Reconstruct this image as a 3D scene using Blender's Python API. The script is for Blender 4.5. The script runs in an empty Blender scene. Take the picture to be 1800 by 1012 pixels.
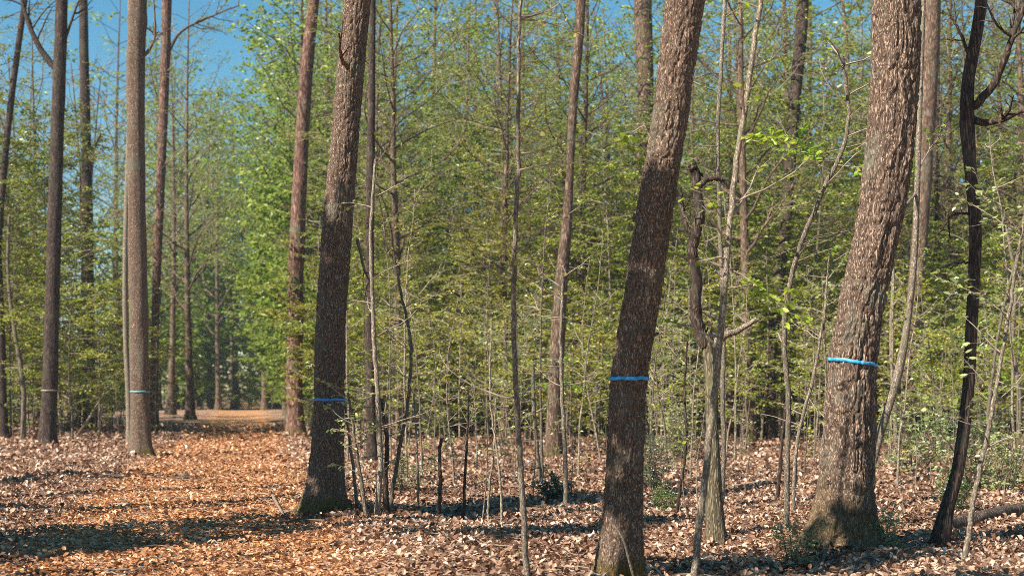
import bpy, math, random
import numpy as np
from mathutils import Vector

random.seed(7)
RNG = np.random.default_rng(7)
scene = bpy.context.scene
COL = scene.collection

# ------------------------------------------------------------------ camera, sky, sun, exposure
CAM_H, FPX, HOR = 1.5, 2400.0, 690.0          # eye height, focal length and horizon row in 1800-wide photo pixels
cd = bpy.data.cameras.new('camera')
cam = bpy.data.objects.new('camera', cd); COL.objects.link(cam)
cam.location = (0, 0, CAM_H); cam.rotation_euler = (math.radians(90), 0, 0)
cd.sensor_width = 36; cd.lens = 36 * FPX / 1800; cd.shift_y = (HOR - 506) / 1800
cd.clip_start = 0.1; cd.clip_end = 2000
cd.dof.use_dof = True; cd.dof.focus_distance = 15.0; cd.dof.aperture_fstop = 1.9
scene.camera = cam

SUN_EL, SUN_AZ = math.radians(41), math.radians(233)
w = bpy.data.worlds.new('World'); scene.world = w; w.use_nodes = True
nt = w.node_tree
sky = nt.nodes.new('ShaderNodeTexSky'); sky.sky_type = 'NISHITA'; sky.sun_disc = False
sky.sun_elevation = SUN_EL; sky.sun_rotation = SUN_AZ
sky.air_density = 1.0; sky.dust_density = 0.0; sky.ozone_density = 2.0
hsv = nt.nodes.new('ShaderNodeHueSaturation'); hsv.inputs['Saturation'].default_value = 1.35; hsv.inputs['Hue'].default_value = 0.48
nt.links.new(sky.outputs[0], hsv.inputs['Color']); nt.links.new(hsv.outputs[0], nt.nodes['Background'].inputs[0])
nt.nodes['Background'].inputs[1].default_value = 0.06
sd = bpy.data.lights.new('sun', 'SUN'); sd.energy = 5.0; sd.angle = math.radians(0.53); sd.color = (1, 0.93, 0.82)
sun = bpy.data.objects.new('sun', sd); COL.objects.link(sun)
SDIR = Vector((math.sin(SUN_AZ) * math.cos(SUN_EL), math.cos(SUN_AZ) * math.cos(SUN_EL), math.sin(SUN_EL)))
sun.rotation_euler = SDIR.to_track_quat('Z', 'Y').to_euler()
vs = scene.view_settings
vs.view_transform = 'Standard'; vs.look = 'None'; vs.gamma = 1; vs.use_curve_mapping = False; vs.exposure = 1.2
scene.cycles.use_denoising = False; scene.cycles.filter_width = 0.9
scene.cycles.max_bounces = 6; scene.cycles.diffuse_bounces = 3; scene.cycles.glossy_bounces = 1
scene.cycles.transmission_bounces = 3; scene.cycles.caustics_reflective = False

# ------------------------------------------------------------------ helpers
def W(px, py, D):
    """point seen at photo pixel (px, py) at distance D"""
    return np.array([(px - 900) / FPX * D, D, CAM_H - (py - HOR) / FPX * D])

def depth(py):
    return CAM_H * FPX / (py - HOR)

PATH_K = -0.192
def path_u(x, y):
    return x - PATH_K * y

def gz(x, y):
    x = np.asarray(x, float); y = np.asarray(y, float)
    far = np.clip((y - 9) / 20, 0, 1)
    z = (0.035 * np.sin(x * 1.3 + 0.7 * y) + 0.03 * np.sin(0.9 * y - 0.6 * x + 2) + 0.02 * np.sin(2.9 * x + 1.9 * y))
    u = path_u(x, y)
    flat = np.exp(-((u + 0.7) / 1.9) ** 4)
    bank = 0.10 * (np.exp(-((u + 3.0) / 0.9) ** 2) + np.exp(-((u - 1.5) / 0.8) ** 2))
    return z * (1 - 0.75 * flat) + bank * np.clip((y - 6) / 12, 0, 1) * 0.7

def vnoise(p):
    """value noise, p (N,3) -> (N,) in 0..1"""
    i = np.floor(p).astype(np.int64); f = p - i; f = f * f * (3 - 2 * f)
    def h(ix, iy, iz):
        n = (ix * 374761393 + iy * 668265263 + iz * 2147483647) & 0xffffffff
        n = ((n ^ (n >> 13)) * 1274126177) & 0xffffffff
        return ((n ^ (n >> 16)) & 0xffff) / 65535.0
    r = 0
    for dx in (0, 1):
        for dy in (0, 1):
            for dz in (0, 1):
                wgt = (f[:, 0] if dx else 1 - f[:, 0]) * (f[:, 1] if dy else 1 - f[:, 1]) * (f[:, 2] if dz else 1 - f[:, 2])
                r = r + wgt * h(i[:, 0] + dx, i[:, 1] + dy, i[:, 2] + dz)
    return r

class MB:
    """collects vertex / quad / material / per-leaf value arrays, then links ONE mesh object"""
    def __init__(self):
        self.v, self.f, self.m, self.a, self.n = [], [], [], [], 0
    def add(self, v, f, mat=0, var=None):
        v = np.asarray(v, np.float32).reshape(-1, 3); f = np.asarray(f, np.int32).reshape(-1, 4)
        self.v.append(v); self.f.append(f + self.n); self.m.append(np.full(len(f), mat, np.int32))
        self.a.append(np.zeros(len(v), np.float32) if var is None else np.asarray(var, np.float32))
        self.n += len(v)
    def mesh(self, name, mats, smooth=True):
        v = np.concatenate(self.v); f = np.concatenate(self.f); m = np.concatenate(self.m); a = np.concatenate(self.a)
        me = bpy.data.meshes.new(name)
        me.vertices.add(len(v)); me.vertices.foreach_set('co', v.ravel())
        me.loops.add(f.size); me.loops.foreach_set('vertex_index', f.ravel())
        me.polygons.add(len(f)); me.polygons.foreach_set('loop_start', np.arange(0, f.size, 4, dtype=np.int32))
        me.polygons.foreach_set('material_index', m)
        me.polygons.foreach_set('use_smooth', np.full(len(f), smooth))
        at = me.attributes.new('var', 'FLOAT', 'POINT'); at.data.foreach_set('value', a)
        for mt in (mats if isinstance(mats, (list, tuple)) else [mats]): me.materials.append(mt)
        me.update(calc_edges=True)
        return me

def link(name, me, parent=None, loc=None):
    o = bpy.data.objects.new(name, me); COL.objects.link(o)
    if parent is not None: o.parent = parent
    if loc is not None: o.location = loc
    return o

def thing(name, label, cat, loc=(0, 0, 0), rz=0.0, group=None, scale=1.0):
    o = bpy.data.objects.new(name, None); COL.objects.link(o)
    o.empty_display_size = 0.2
    o.location = loc; o.rotation_euler = (0, 0, rz); o.scale = (scale,) * 3
    o['label'] = label; o['category'] = cat
    if group: o['group'] = group
    return o

def tag(o, label, cat, group=None, kind=None):
    if label: o['label'] = label
    if cat: o['category'] = cat
    if group: o['group'] = group
    if kind: o['kind'] = kind
    return o

def dup(root, loc, rz, scale, label, group):
    r = root.copy(); COL.objects.link(r)
    r.location = loc; r.rotation_euler = (0, 0, rz); r.scale = (scale,) * 3
    r['label'] = label
    if group: r['group'] = group
    for ch in list(root.children):
        c = ch.copy(); COL.objects.link(c); c.parent = r
    return r

def unit(v):
    v = np.asarray(v, float)
    return v / np.maximum(np.linalg.norm(v, axis=-1, keepdims=True), 1e-9)

def tubes(P, R, sides):
    """P (K,n,3), R (K,n) -> verts, quads of K tubes closed to a point-ish tip"""
    P = np.asarray(P, float); R = np.asarray(R, float)
    K, n, _ = P.shape
    T = np.empty_like(P); T[:, 1:-1] = P[:, 2:] - P[:, :-2]; T[:, 0] = P[:, 1] - P[:, 0]; T[:, -1] = P[:, -1] - P[:, -2]
    T = unit(T)
    ref = np.zeros((K, 1, 3)); main = unit(P[:, -1] - P[:, 0])
    ref[:, 0] = np.where(np.abs(main[:, 2:3]) > 0.7, np.array([[1.0, 0.13, 0]]), np.array([[0, 0.1, 1.0]]))
    U = unit(np.cross(T, np.broadcast_to(ref, T.shape))); V = np.cross(T, U)
    th = np.arange(sides) * 2 * math.pi / sides
    ring = P[:, :, None] + R[:, :, None, None] * (np.cos(th)[None, None, :, None] * U[:, :, None] + np.sin(th)[None, None, :, None] * V[:, :, None])
    v = ring.reshape(-1, 3)
    base = (np.arange(K) * n * sides)[:, None, None] + (np.arange(n - 1) * sides)[None, :, None]
    j = np.arange(sides)[None, None]; j2 = (j + 1) % sides
    f = np.stack([base + j, base + j2, base + sides + j2, base + sides + j], -1).reshape(-1, 4)
    return v, f

def leaves4(A, D, N, L, Wd, fold=0.18):
    """rhombic folded leaves: anchors A, axis D, normal N, length L, width Wd"""
    D = unit(D); S = unit(np.cross(D, N)); N = np.cross(S, D)
    L = L[:, None]; Wd = Wd[:, None]
    mid = A + D * L * 0.48
    v = np.stack([A, mid + S * Wd * 0.5 + N * Wd * fold, A + D * L - N * L * 0.10, mid - S * Wd * 0.5 + N * Wd * fold], 1)
    f = np.arange(len(A) * 4).reshape(-1, 4)
    return v.reshape(-1, 3), f

def leaves6(A, D, N, L, Wd, curl):
    """six-point leaves with a mid fold and a curled tip (two quads each)"""
    D = unit(D); S = unit(np.cross(D, N)); N = np.cross(S, D)
    L = L[:, None]; Wd = Wd[:, None]; c = curl[:, None]
    v = np.stack([A,
                  A + D * L * 0.32 + S * Wd * 0.5 + N * Wd * c,
                  A + D * L * 0.70 + S * Wd * 0.40 + N * Wd * c * 1.3,
                  A + D * L + N * L * c * 0.45,
                  A + D * L * 0.70 - S * Wd * 0.40 + N * Wd * c * 1.1,
                  A + D * L * 0.32 - S * Wd * 0.5 + N * Wd * c * 0.9], 1)
    b = np.arange(len(A))[:, None] * 6
    f = np.concatenate([b + np.array([[0, 1, 2, 3]]), b + np.array([[3, 4, 5, 0]])], 0)
    return v.reshape(-1, 3), f

def catmull(P, m):
    P = np.asarray(P, float); n = len(P)
    Q = np.vstack([2 * P[0] - P[1], P, 2 * P[-1] - P[-2]])
    out = []
    for i in range(n - 1):
        p0, p1, p2, p3 = Q[i:i + 4]
        t = np.linspace(0, 1, m, endpoint=False)[:, None]
        out.append(0.5 * ((2 * p1) + (-p0 + p2) * t + (2 * p0 - 5 * p1 + 4 * p2 - p3) * t ** 2 + (-p0 + 3 * p1 - 3 * p2 + p3) * t ** 3))
    out.append(P[-1:])
    return np.vstack(out)

# ------------------------------------------------------------------ materials
def new_mat(name):
    m = bpy.data.materials.new(name); m.use_nodes = True
    nt = m.node_tree; nt.nodes.clear()
    return m, nt, nt.nodes, nt.links

def ramp(N, stops):
    r = N.new('ShaderNodeValToRGB'); el = r.color_ramp.elements
    el[0].position, el[0].color = stops[0][0], (*stops[0][1], 1)
    el[1].position, el[1].color = stops[-1][0], (*stops[-1][1], 1)
    for p, c in stops[1:-1]:
        e = el.new(p); e.color = (*c, 1)
    return r

def leaf_mat(name, stops, transl=0.45, gloss=0.05, tint=0.25):
    m, nt, N, Lk = new_mat(name)
    at = N.new('ShaderNodeAttribute'); at.attribute_name = 'var'
    r = ramp(N, stops); Lk.new(at.outputs['Fac'], r.inputs[0])
    oi = N.new('ShaderNodeObjectInfo')
    hs = N.new('ShaderNodeHueSaturation')
    mp = N.new('ShaderNodeMapRange'); mp.inputs[3].default_value = 0.5 - 0.035 * tint * 4; mp.inputs[4].default_value = 0.5 + 0.02 * tint * 4
    Lk.new(oi.outputs['Random'], mp.inputs[0]); Lk.new(mp.outputs[0], hs.inputs['Hue']); Lk.new(r.outputs[0], hs.inputs['Color'])
    d = N.new('ShaderNodeBsdfDiffuse'); t = N.new('ShaderNodeBsdfTranslucent'); g = N.new('ShaderNodeBsdfGlossy'); g.inputs['Roughness'].default_value = 0.38
    Lk.new(hs.outputs[0], d.inputs[0]); Lk.new(hs.outputs[0], t.inputs[0])
    m1 = N.new('ShaderNodeMixShader'); m1.inputs[0].default_value = transl
    Lk.new(d.outputs[0], m1.inputs[1]); Lk.new(t.outputs[0], m1.inputs[2])
    m2 = N.new('ShaderNodeMixShader'); m2.inputs[0].default_value = gloss
    Lk.new(m1.outputs[0], m2.inputs[1]); Lk.new(g.outputs[0], m2.inputs[2])
    o = N.new('ShaderNodeOutputMaterial'); Lk.new(m2.outputs[0], o.inputs[0])
    return m

def bark_mat(name, dark, mid, light, ridge=26.0, stretch=0.16, bump=0.9, moss=None, moss_h=0.5, patch=(0.14, 0.14, 0.10), vary=0.0):
    """bark: vertically drawn-out furrows, lichen patches, optional moss over the foot"""
    m, nt, N, Lk = new_mat(name)
    tc = N.new('ShaderNodeTexCoord')
    mpg = N.new('ShaderNodeMapping'); mpg.inputs['Scale'].default_value = (1, 1, stretch); Lk.new(tc.outputs['Object'], mpg.inputs[0])
    nz0 = N.new('ShaderNodeTexNoise'); nz0.inputs['Scale'].default_value = ridge * 0.5; nz0.inputs['Detail'].default_value = 2
    Lk.new(mpg.outputs[0], nz0.inputs['Vector'])
    mixv = N.new('ShaderNodeMix'); mixv.data_type = 'VECTOR'; mixv.inputs[0].default_value = 0.14
    Lk.new(mpg.outputs[0], mixv.inputs[4]); Lk.new(nz0.outputs['Color'], mixv.inputs[5])
    vo = N.new('ShaderNodeTexVoronoi'); vo.feature = 'DISTANCE_TO_EDGE'; vo.inputs['Scale'].default_value = ridge
    Lk.new(mixv.outputs[1], vo.inputs['Vector'])
    nz = N.new('ShaderNodeTexNoise'); nz.inputs['Scale'].default_value = ridge * 1.5; nz.inputs['Detail'].default_value = 6; nz.inputs['Roughness'].default_value = 0.75
    Lk.new(mpg.outputs[0], nz.inputs['Vector'])
    mr = N.new('ShaderNodeMapRange'); mr.inputs[2].default_value = 0.42; mr.interpolation_type = 'SMOOTHSTEP'
    Lk.new(vo.outputs['Distance'], mr.inputs[0])
    hgt = N.new('ShaderNodeMath'); hgt.operation = 'MULTIPLY_ADD'; hgt.inputs[1].default_value = 0.95
    Lk.new(nz.outputs['Fac'], hgt.inputs[0]); Lk.new(mr.outputs[0], hgt.inputs[2])
    hn = N.new('ShaderNodeMath'); hn.operation = 'MULTIPLY'; hn.inputs[1].default_value = 0.62; Lk.new(hgt.outputs[0], hn.inputs[0])
    r = ramp(N, [(0.22, dark), (0.46, mid), (0.85, light)]); Lk.new(hn.outputs[0], r.inputs[0])
    big = N.new('ShaderNodeTexNoise'); big.inputs['Scale'].default_value = 2.3; big.inputs['Detail'].default_value = 6; big.inputs['Roughness'].default_value = 0.65
    Lk.new(tc.outputs['Object'], big.inputs['Vector'])
    bm = N.new('ShaderNodeMapRange'); bm.inputs[1].default_value = 0.52; bm.inputs[2].default_value = 0.66; bm.inputs[4].default_value = 0.6
    Lk.new(big.outputs['Fac'], bm.inputs[0])
    mx = N.new('ShaderNodeMix'); mx.data_type = 'RGBA'; Lk.new(bm.outputs[0], mx.inputs[0]); Lk.new(r.outputs[0], mx.inputs[6]); mx.inputs[7].default_value = (*patch, 1)
    col = mx.outputs[2]
    if moss:
        sp = N.new('ShaderNodeSeparateXYZ'); Lk.new(tc.outputs['Object'], sp.inputs[0])
        a = N.new('ShaderNodeMath'); a.operation = 'MULTIPLY_ADD'; a.inputs[1].default_value = -1.0 / moss_h; a.inputs[2].default_value = 0.72; Lk.new(sp.outputs[2], a.inputs[0])
        b = N.new('ShaderNodeMath'); b.operation = 'MULTIPLY_ADD'; b.inputs[1].default_value = 1.2; Lk.new(big.outputs['Fac'], b.inputs[0]); Lk.new(a.outputs[0], b.inputs[2])
        c = N.new('ShaderNodeMapRange'); c.inputs[1].default_value = 0.62; c.inputs[2].default_value = 1.05; Lk.new(b.outputs[0], c.inputs[0])
        mo = N.new('ShaderNodeMix'); mo.data_type = 'RGBA'; Lk.new(c.outputs[0], mo.inputs[0]); Lk.new(col, mo.inputs[6])
        mr2 = ramp(N, [(0.25, tuple(x * 0.25 for x in moss)), (0.75, moss)]); Lk.new(hn.outputs[0], mr2.inputs[0]); Lk.new(mr2.outputs[0], mo.inputs[7])
        col = mo.outputs[2]
    if vary:
        oi = N.new('ShaderNodeObjectInfo'); hs = N.new('ShaderNodeHueSaturation')
        q = N.new('ShaderNodeMapRange'); q.inputs[3].default_value = 1 - vary; q.inputs[4].default_value = 1 + vary
        Lk.new(oi.outputs['Random'], q.inputs[0]); Lk.new(q.outputs[0], hs.inputs['Value']); Lk.new(col, hs.inputs['Color']); col = hs.outputs[0]
    bp = N.new('ShaderNodeBump'); bp.inputs['Strength'].default_value = bump; bp.inputs['Distance'].default_value = 0.010
    Lk.new(hn.outputs[0], bp.inputs['Height'])
    p = N.new('ShaderNodeBsdfPrincipled'); p.inputs['Roughness'].default_value = 0.85; p.inputs['Specular IOR Level'].default_value = 0.2
    Lk.new(col, p.inputs['Base Color']); Lk.new(bp.outputs[0], p.inputs['Normal'])
    o = N.new('ShaderNodeOutputMaterial'); Lk.new(p.outputs[0], o.inputs[0])
    return m

def plain_mat(name, col, rough=0.6, nscale=30, amt=0.25):
    m, nt, N, Lk = new_mat(name)
    tc = N.new('ShaderNodeTexCoord'); nz = N.new('ShaderNodeTexNoise'); nz.inputs['Scale'].default_value = nscale; nz.inputs['Detail'].default_value = 4
    Lk.new(tc.outputs['Object'], nz.inputs['Vector'])
    r = ramp(N, [(0.3, tuple(c * (1 - amt) for c in col)), (0.7, tuple(min(1, c * (1 + amt)) for c in col))]); Lk.new(nz.outputs['Fac'], r.inputs[0])
    p = N.new('ShaderNodeBsdfPrincipled'); p.inputs['Roughness'].default_value = rough
    Lk.new(r.outputs[0], p.inputs['Base Color'])
    o = N.new('ShaderNodeOutputMaterial'); Lk.new(p.outputs[0], o.inputs[0])
    return m

LITTER = [(0.0, (0.06, 0.03, 0.018)), (0.22, (0.17, 0.085, 0.05)), (0.5, (0.34, 0.195, 0.12)), (0.78, (0.52, 0.345, 0.235)), (1.0, (0.71, 0.54, 0.41))]
PATHC = [(0.0, (0.085, 0.036, 0.018)), (0.25, (0.25, 0.11, 0.05)), (0.55, (0.54, 0.265, 0.12)), (0.82, (0.70, 0.40, 0.205)), (1.0, (0.80, 0.58, 0.40))]
M = {}
M['oak'] = bark_mat('oak_bark', (0.022, 0.013, 0.008), (0.15, 0.097, 0.067), (0.39, 0.275, 0.20), ridge=50, stretch=0.24, bump=1.0, moss=(0.19, 0.135, 0.03), moss_h=0.45)
M['oak_big'] = bark_mat('furrowed_bark', (0.024, 0.014, 0.009), (0.14, 0.092, 0.065), (0.37, 0.26, 0.19), ridge=40, stretch=0.24, bump=1.0, moss=(0.25, 0.165, 0.085), moss_h=1.15)
M['dark'] = bark_mat('dark_bark', (0.014, 0.009, 0.007), (0.05, 0.032, 0.024), (0.13, 0.088, 0.066), ridge=34, bump=0.8, patch=(0.09, 0.08, 0.055))
M['brown'] = bark_mat('brown_bark', (0.03, 0.017, 0.011), (0.12, 0.075, 0.05), (0.28, 0.185, 0.13), ridge=26, bump=0.9, moss=(0.17, 0.13, 0.045), moss_h=0.5, vary=0.2)
M['red'] = bark_mat('reddish_bark', (0.035, 0.016, 0.011), (0.135, 0.068, 0.047), (0.29, 0.165, 0.125), ridge=22, bump=0.9, moss=(0.2, 0.13, 0.045), moss_h=0.6)
M['snag'] = bark_mat('weathered_wood', (0.03, 0.022, 0.013), (0.125, 0.10, 0.06), (0.27, 0.22, 0.145), ridge=36, stretch=0.2, bump=0.8, patch=(0.2, 0.19, 0.09))
M['stem'] = bark_mat('smooth_grey_bark', (0.06, 0.045, 0.032), (0.18, 0.14, 0.10), (0.36, 0.295, 0.225), ridge=45, stretch=0.3, bump=0.5, patch=(0.15, 0.15, 0.08), vary=0.4)
M['twig'] = plain_mat('twig_bark', (0.26, 0.20, 0.145), 0.7, 12, 0.4)
M['twig_dark'] = plain_mat('dark_twig_bark', (0.11, 0.08, 0.06), 0.7, 12, 0.4)
M['moss_log'] = bark_mat('rotting_log_bark', (0.02, 0.014, 0.01), (0.08, 0.055, 0.04), (0.2, 0.14, 0.10), ridge=22, bump=0.8, patch=(0.09, 0.10, 0.03))
M['leaf'] = leaf_mat('spring_beech_leaf', [(0, (0.13, 0.155, 0.014)), (0.35, (0.25, 0.285, 0.025)), (0.7, (0.38, 0.41, 0.045)), (1, (0.56, 0.54, 0.13))], 0.5, 0.025)
M['leaf_fresh'] = leaf_mat('fresh_green_leaf', [(0, (0.17, 0.28, 0.02)), (0.5, (0.29, 0.42, 0.035)), (1, (0.44, 0.54, 0.08))], 0.5, 0.025)
M['leaf_pale'] = leaf_mat('pale_downy_leaf', [(0, (0.20, 0.25, 0.07)), (0.5, (0.35, 0.40, 0.15)), (1, (0.50, 0.53, 0.27))], 0.4, 0.03)
M['leaf_far'] = leaf_mat('woodland_leaf', [(0, (0.12, 0.175, 0.022)), (0.4, (0.23, 0.31, 0.04)), (0.8, (0.35, 0.42, 0.06)), (1, (0.50, 0.50, 0.13))], 0.5, 0.025)
M['leaf_bud'] = leaf_mat('budding_leaf', [(0, (0.22, 0.20, 0.03)), (0.5, (0.37, 0.29, 0.05)), (1, (0.50, 0.34, 0.12))], 0.45, 0.03)
M['leaf_holly'] = leaf_mat('evergreen_leaf', [(0, (0.022, 0.05, 0.014)), (0.5, (0.045, 0.10, 0.022)), (1, (0.10, 0.18, 0.045))], 0.15, 0.14)
M['leaf_bush'] = leaf_mat('green_undergrowth_leaf', [(0, (0.05, 0.10, 0.018)), (0.5, (0.10, 0.19, 0.03)), (1, (0.20, 0.30, 0.07))], 0.35, 0.1)
M['litter'] = leaf_mat('dry_leaf', LITTER, 0.15, 0.03, tint=0)
M['litter_path'] = leaf_mat('trodden_dry_leaf', PATHC, 0.12, 0.03, tint=0)
M['blue'] = plain_mat('blue_tape', (0.035, 0.29, 0.58), 0.5, 26, 0.5)
M['blue_dull'] = plain_mat('dull_blue_tape', (0.06, 0.22, 0.50), 0.45, 20, 0.2)
M['teal'] = plain_mat('faded_teal_tape', (0.14, 0.30, 0.29), 0.5, 20, 0.3)
M['grey_tape'] = plain_mat('faded_grey_tape', (0.24, 0.19, 0.17), 0.5, 20, 0.2)

def ground_mat(name):
    m, nt, N, Lk = new_mat(name)
    tc = N.new('ShaderNodeTexCoord')
    # leaf-sized cells, two overlapping layers
    def layer(scale, off):
        mp = N.new('ShaderNodeMapping'); mp.inputs['Location'].default_value = (off, off * 1.7, 0); Lk.new(tc.outputs['Object'], mp.inputs[0])
        nz = N.new('ShaderNodeTexNoise'); nz.inputs['Scale'].default_value = scale * 0.9; nz.inputs['Detail'].default_value = 2; Lk.new(mp.outputs[0], nz.inputs['Vector'])
        mv = N.new('ShaderNodeMix'); mv.data_type = 'VECTOR'; mv.inputs[0].default_value = 0.07; Lk.new(mp.outputs[0], mv.inputs[4]); Lk.new(nz.outputs['Color'], mv.inputs[5])
        vo = N.new('ShaderNodeTexVoronoi'); vo.inputs['Scale'].default_value = scale; Lk.new(mv.outputs[1], vo.inputs['Vector'])
        sp = N.new('ShaderNodeSeparateColor'); Lk.new(vo.outputs['Color'], sp.inputs[0])
        return sp, vo
    s1, v1 = layer(17.0, 0.0)
    s2, v2 = layer(29.0, 3.3)
    big = N.new('ShaderNodeTexNoise'); big.inputs['Scale'].default_value = 0.8; big.inputs['Detail'].default_value = 5; Lk.new(tc.outputs['Object'], big.inputs['Vector'])
    av = N.new('ShaderNodeMix'); av.data_type = 'FLOAT'; av.inputs[0].default_value = 0.4; Lk.new(s1.outputs[0], av.inputs[2]); Lk.new(s2.outputs[1], av.inputs[3])
    sh = N.new('ShaderNodeMath'); sh.operation = 'MULTIPLY_ADD'; sh.inputs[1].default_value = 0.7; Lk.new(big.outputs['Fac'], sh.inputs[0]); Lk.new(av.outputs[0], sh.inputs[2])
    sh2 = N.new('ShaderNodeMath'); sh2.operation = 'SUBTRACT'; sh2.inputs[1].default_value = 0.38; Lk.new(sh.outputs[0], sh2.inputs[0])
    r1 = ramp(N, LITTER); r2 = ramp(N, PATHC); Lk.new(sh2.outputs[0], r1.inputs[0]); Lk.new(sh2.outputs[0], r2.inputs[0])
    # path strip along the line x = PATH_K * y
    sx = N.new('ShaderNodeSeparateXYZ'); Lk.new(tc.outputs['Object'], sx.inputs[0])
    u = N.new('ShaderNodeMath'); u.operation = 'MULTIPLY_ADD'; u.inputs[1].default_value = -PATH_K; Lk.new(sx.outputs[1], u.inputs[0]); Lk.new(sx.outputs[0], u.inputs[2])
    u2 = N.new('ShaderNodeMath'); u2.operation = 'ADD'; u2.inputs[1].default_value = 0.65; Lk.new(u.outputs[0], u2.inputs[0])
    ab = N.new('ShaderNodeMath'); ab.operation = 'ABSOLUTE'; Lk.new(u2.outputs[0], ab.inputs[0])
    bn = N.new('ShaderNodeMath'); bn.operation = 'MULTIPLY_ADD'; bn.inputs[1].default_value = 1.2; Lk.new(big.outputs['Fac'], bn.inputs[0]); Lk.new(ab.outputs[0], bn.inputs[2])
    pm = N.new('ShaderNodeMapRange'); pm.inputs[1].default_value = 2.0; pm.inputs[2].default_value = 2.9; pm.inputs[3].default_value = 1; pm.inputs[4].default_value = 0; Lk.new(bn.outputs[0], pm.inputs[0])
    mx = N.new('ShaderNodeMix'); mx.data_type = 'RGBA'; Lk.new(pm.outputs[0], mx.inputs[0]); Lk.new(r1.outputs[0], mx.inputs[6]); Lk.new(r2.outputs[0], mx.inputs[7])
    hs = N.new('ShaderNodeMath'); hs.operation = 'ADD'; Lk.new(v1.outputs['Distance'], hs.inputs[0]); Lk.new(s1.outputs[2], hs.inputs[1])
    bp = N.new('ShaderNodeBump'); bp.inputs['Strength'].default_value = 0.9; bp.inputs['Distance'].default_value = 0.04; Lk.new(hs.outputs[0], bp.inputs['Height'])
    p = N.new('ShaderNodeBsdfPrincipled'); p.inputs['Roughness'].default_value = 0.8; p.inputs['Specular IOR Level'].default_value = 0.2
    Lk.new(mx.outputs[2], p.inputs['Base Color']); Lk.new(bp.outputs[0], p.inputs['Normal'])
    o = N.new('ShaderNodeOutputMaterial'); Lk.new(p.outputs[0], o.inputs[0])
    return m
M['ground'] = ground_mat('leaf_littered_soil')

# ------------------------------------------------------------------ ground
def build_ground():
    ys = np.concatenate([np.linspace(-60, 4, 17), np.linspace(5, 45, 161), np.linspace(47, 130, 60), np.linspace(140, 700, 20)])
    xs = np.concatenate([np.linspace(-500, -45, 14), np.linspace(-40, -13, 40), np.linspace(-12.8, 12.8, 129), np.linspace(13, 40, 40), np.linspace(45, 500, 14)])
    X, Y = np.meshgrid(xs, ys)
    v = np.stack([X, Y, gz(X, Y)], -1).reshape(-1, 3)
    nx, ny = len(xs), len(ys)
    i = (np.arange(ny - 1)[:, None] * nx + np.arange(nx - 1)[None]).ravel()
    f = np.stack([i, i + 1, i + nx + 1, i + nx], 1)
    mb = MB(); mb.add(v, f)
    tag(link('ground', mb.mesh('ground', M['ground'])), None, None, kind='structure')
build_ground()

def scatter_litter():
    """fallen leaves lying all over the floor: nobody could count them"""
    off, pth = MB(), MB()
    bands = [(8, 12, 700, 0.05), (12, 16, 700, 0.05), (16, 22, 500, 0.056), (22, 30, 240, 0.07), (30, 42, 90, 0.095), (42, 62, 28, 0.13)]
    for y0, y1, dens, size in bands:
        hw = 0.40 * y1 + 3
        n = int((y1 - y0) * 2 * hw * dens)
        x = RNG.uniform(-hw, hw, n); y = RNG.uniform(y0, y1, n)
        keep = np.abs(x) < 0.385 * y + 2.5
        x, y = x[keep], y[keep]; n = len(x)
        u = path_u(x, y) + 0.65 + RNG.normal(0, 0.22, n)
        onp = np.abs(u) < 1.6
        nz = vnoise(np.stack([x * 1.1, y * 1.1, x * 0], 1))
        for sel, mb, sz, tilt in ((~onp, off, size, 0.5), (onp, pth, size * 0.85, 0.28)):
            k = int(sel.sum())
            A = np.stack([x[sel], y[sel], gz(x[sel], y[sel]) + RNG.uniform(0.004, 0.04, k) + 0.03 * nz[sel]], 1)
            th = RNG.uniform(0, 2 * math.pi, k)
            D = np.stack([np.cos(th), np.sin(th), RNG.normal(0, tilt, k)], 1)
            Nn = np.stack([RNG.normal(0, tilt, k), RNG.normal(0, tilt, k), np.ones(k)], 1)
            L = sz * RNG.uniform(0.4, 1.55, k); Wd = L * RNG.uniform(0.45, 0.8, k)
            v, f = leaves6(A, D, unit(Nn), L, Wd, RNG.normal(0.15, 0.3, k))
            val = np.clip(RNG.beta(1.0, 1.35, k) * 0.95 + 0.35 * (nz[sel] - 0.5) + 0.06, 0, 1)
            mb.add(v, f, 0, np.repeat(val, 6))
    tag(link('fallen_leaves', off.mesh('fallen_leaves', M['litter'], False)), 'tan and brown fallen leaves covering the forest floor', 'leaf litter', kind='stuff')
    tag(link('trodden_leaves', pth.mesh('trodden_leaves', M['litter_path'], False)), 'orange brown trodden leaves covering the path', 'leaf litter', kind='stuff')
    tw = MB(); n = 1500
    y = RNG.uniform(8, 34, n); x = RNG.uniform(-1, 1, n) * (0.385 * y + 2)
    th = RNG.uniform(0, 2 * math.pi, n); L = RNG.uniform(0.1, 0.55, n)
    P = []
    for t in (-0.5, -0.1, 0.25, 0.5):
        px = x + np.cos(th) * L * t + RNG.normal(0, 0.012, n); py = y + np.sin(th) * L * t + RNG.normal(0, 0.012, n)
        P.append(np.stack([px, py, gz(px, py) + 0.045 + RNG.uniform(0, 0.03, n)], 1))
    R = np.repeat(RNG.uniform(0.002, 0.007, n)[:, None], 4, 1) * np.array([1, 0.95, 0.8, 0.5])
    tw.add(*tubes(np.stack(P, 1), R, 4))
    tag(link('twig_litter', tw.mesh('twig_litter', M['twig'])), 'small broken twigs strewn over the fallen leaves', 'twigs', kind='stuff')
scatter_litter()

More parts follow.
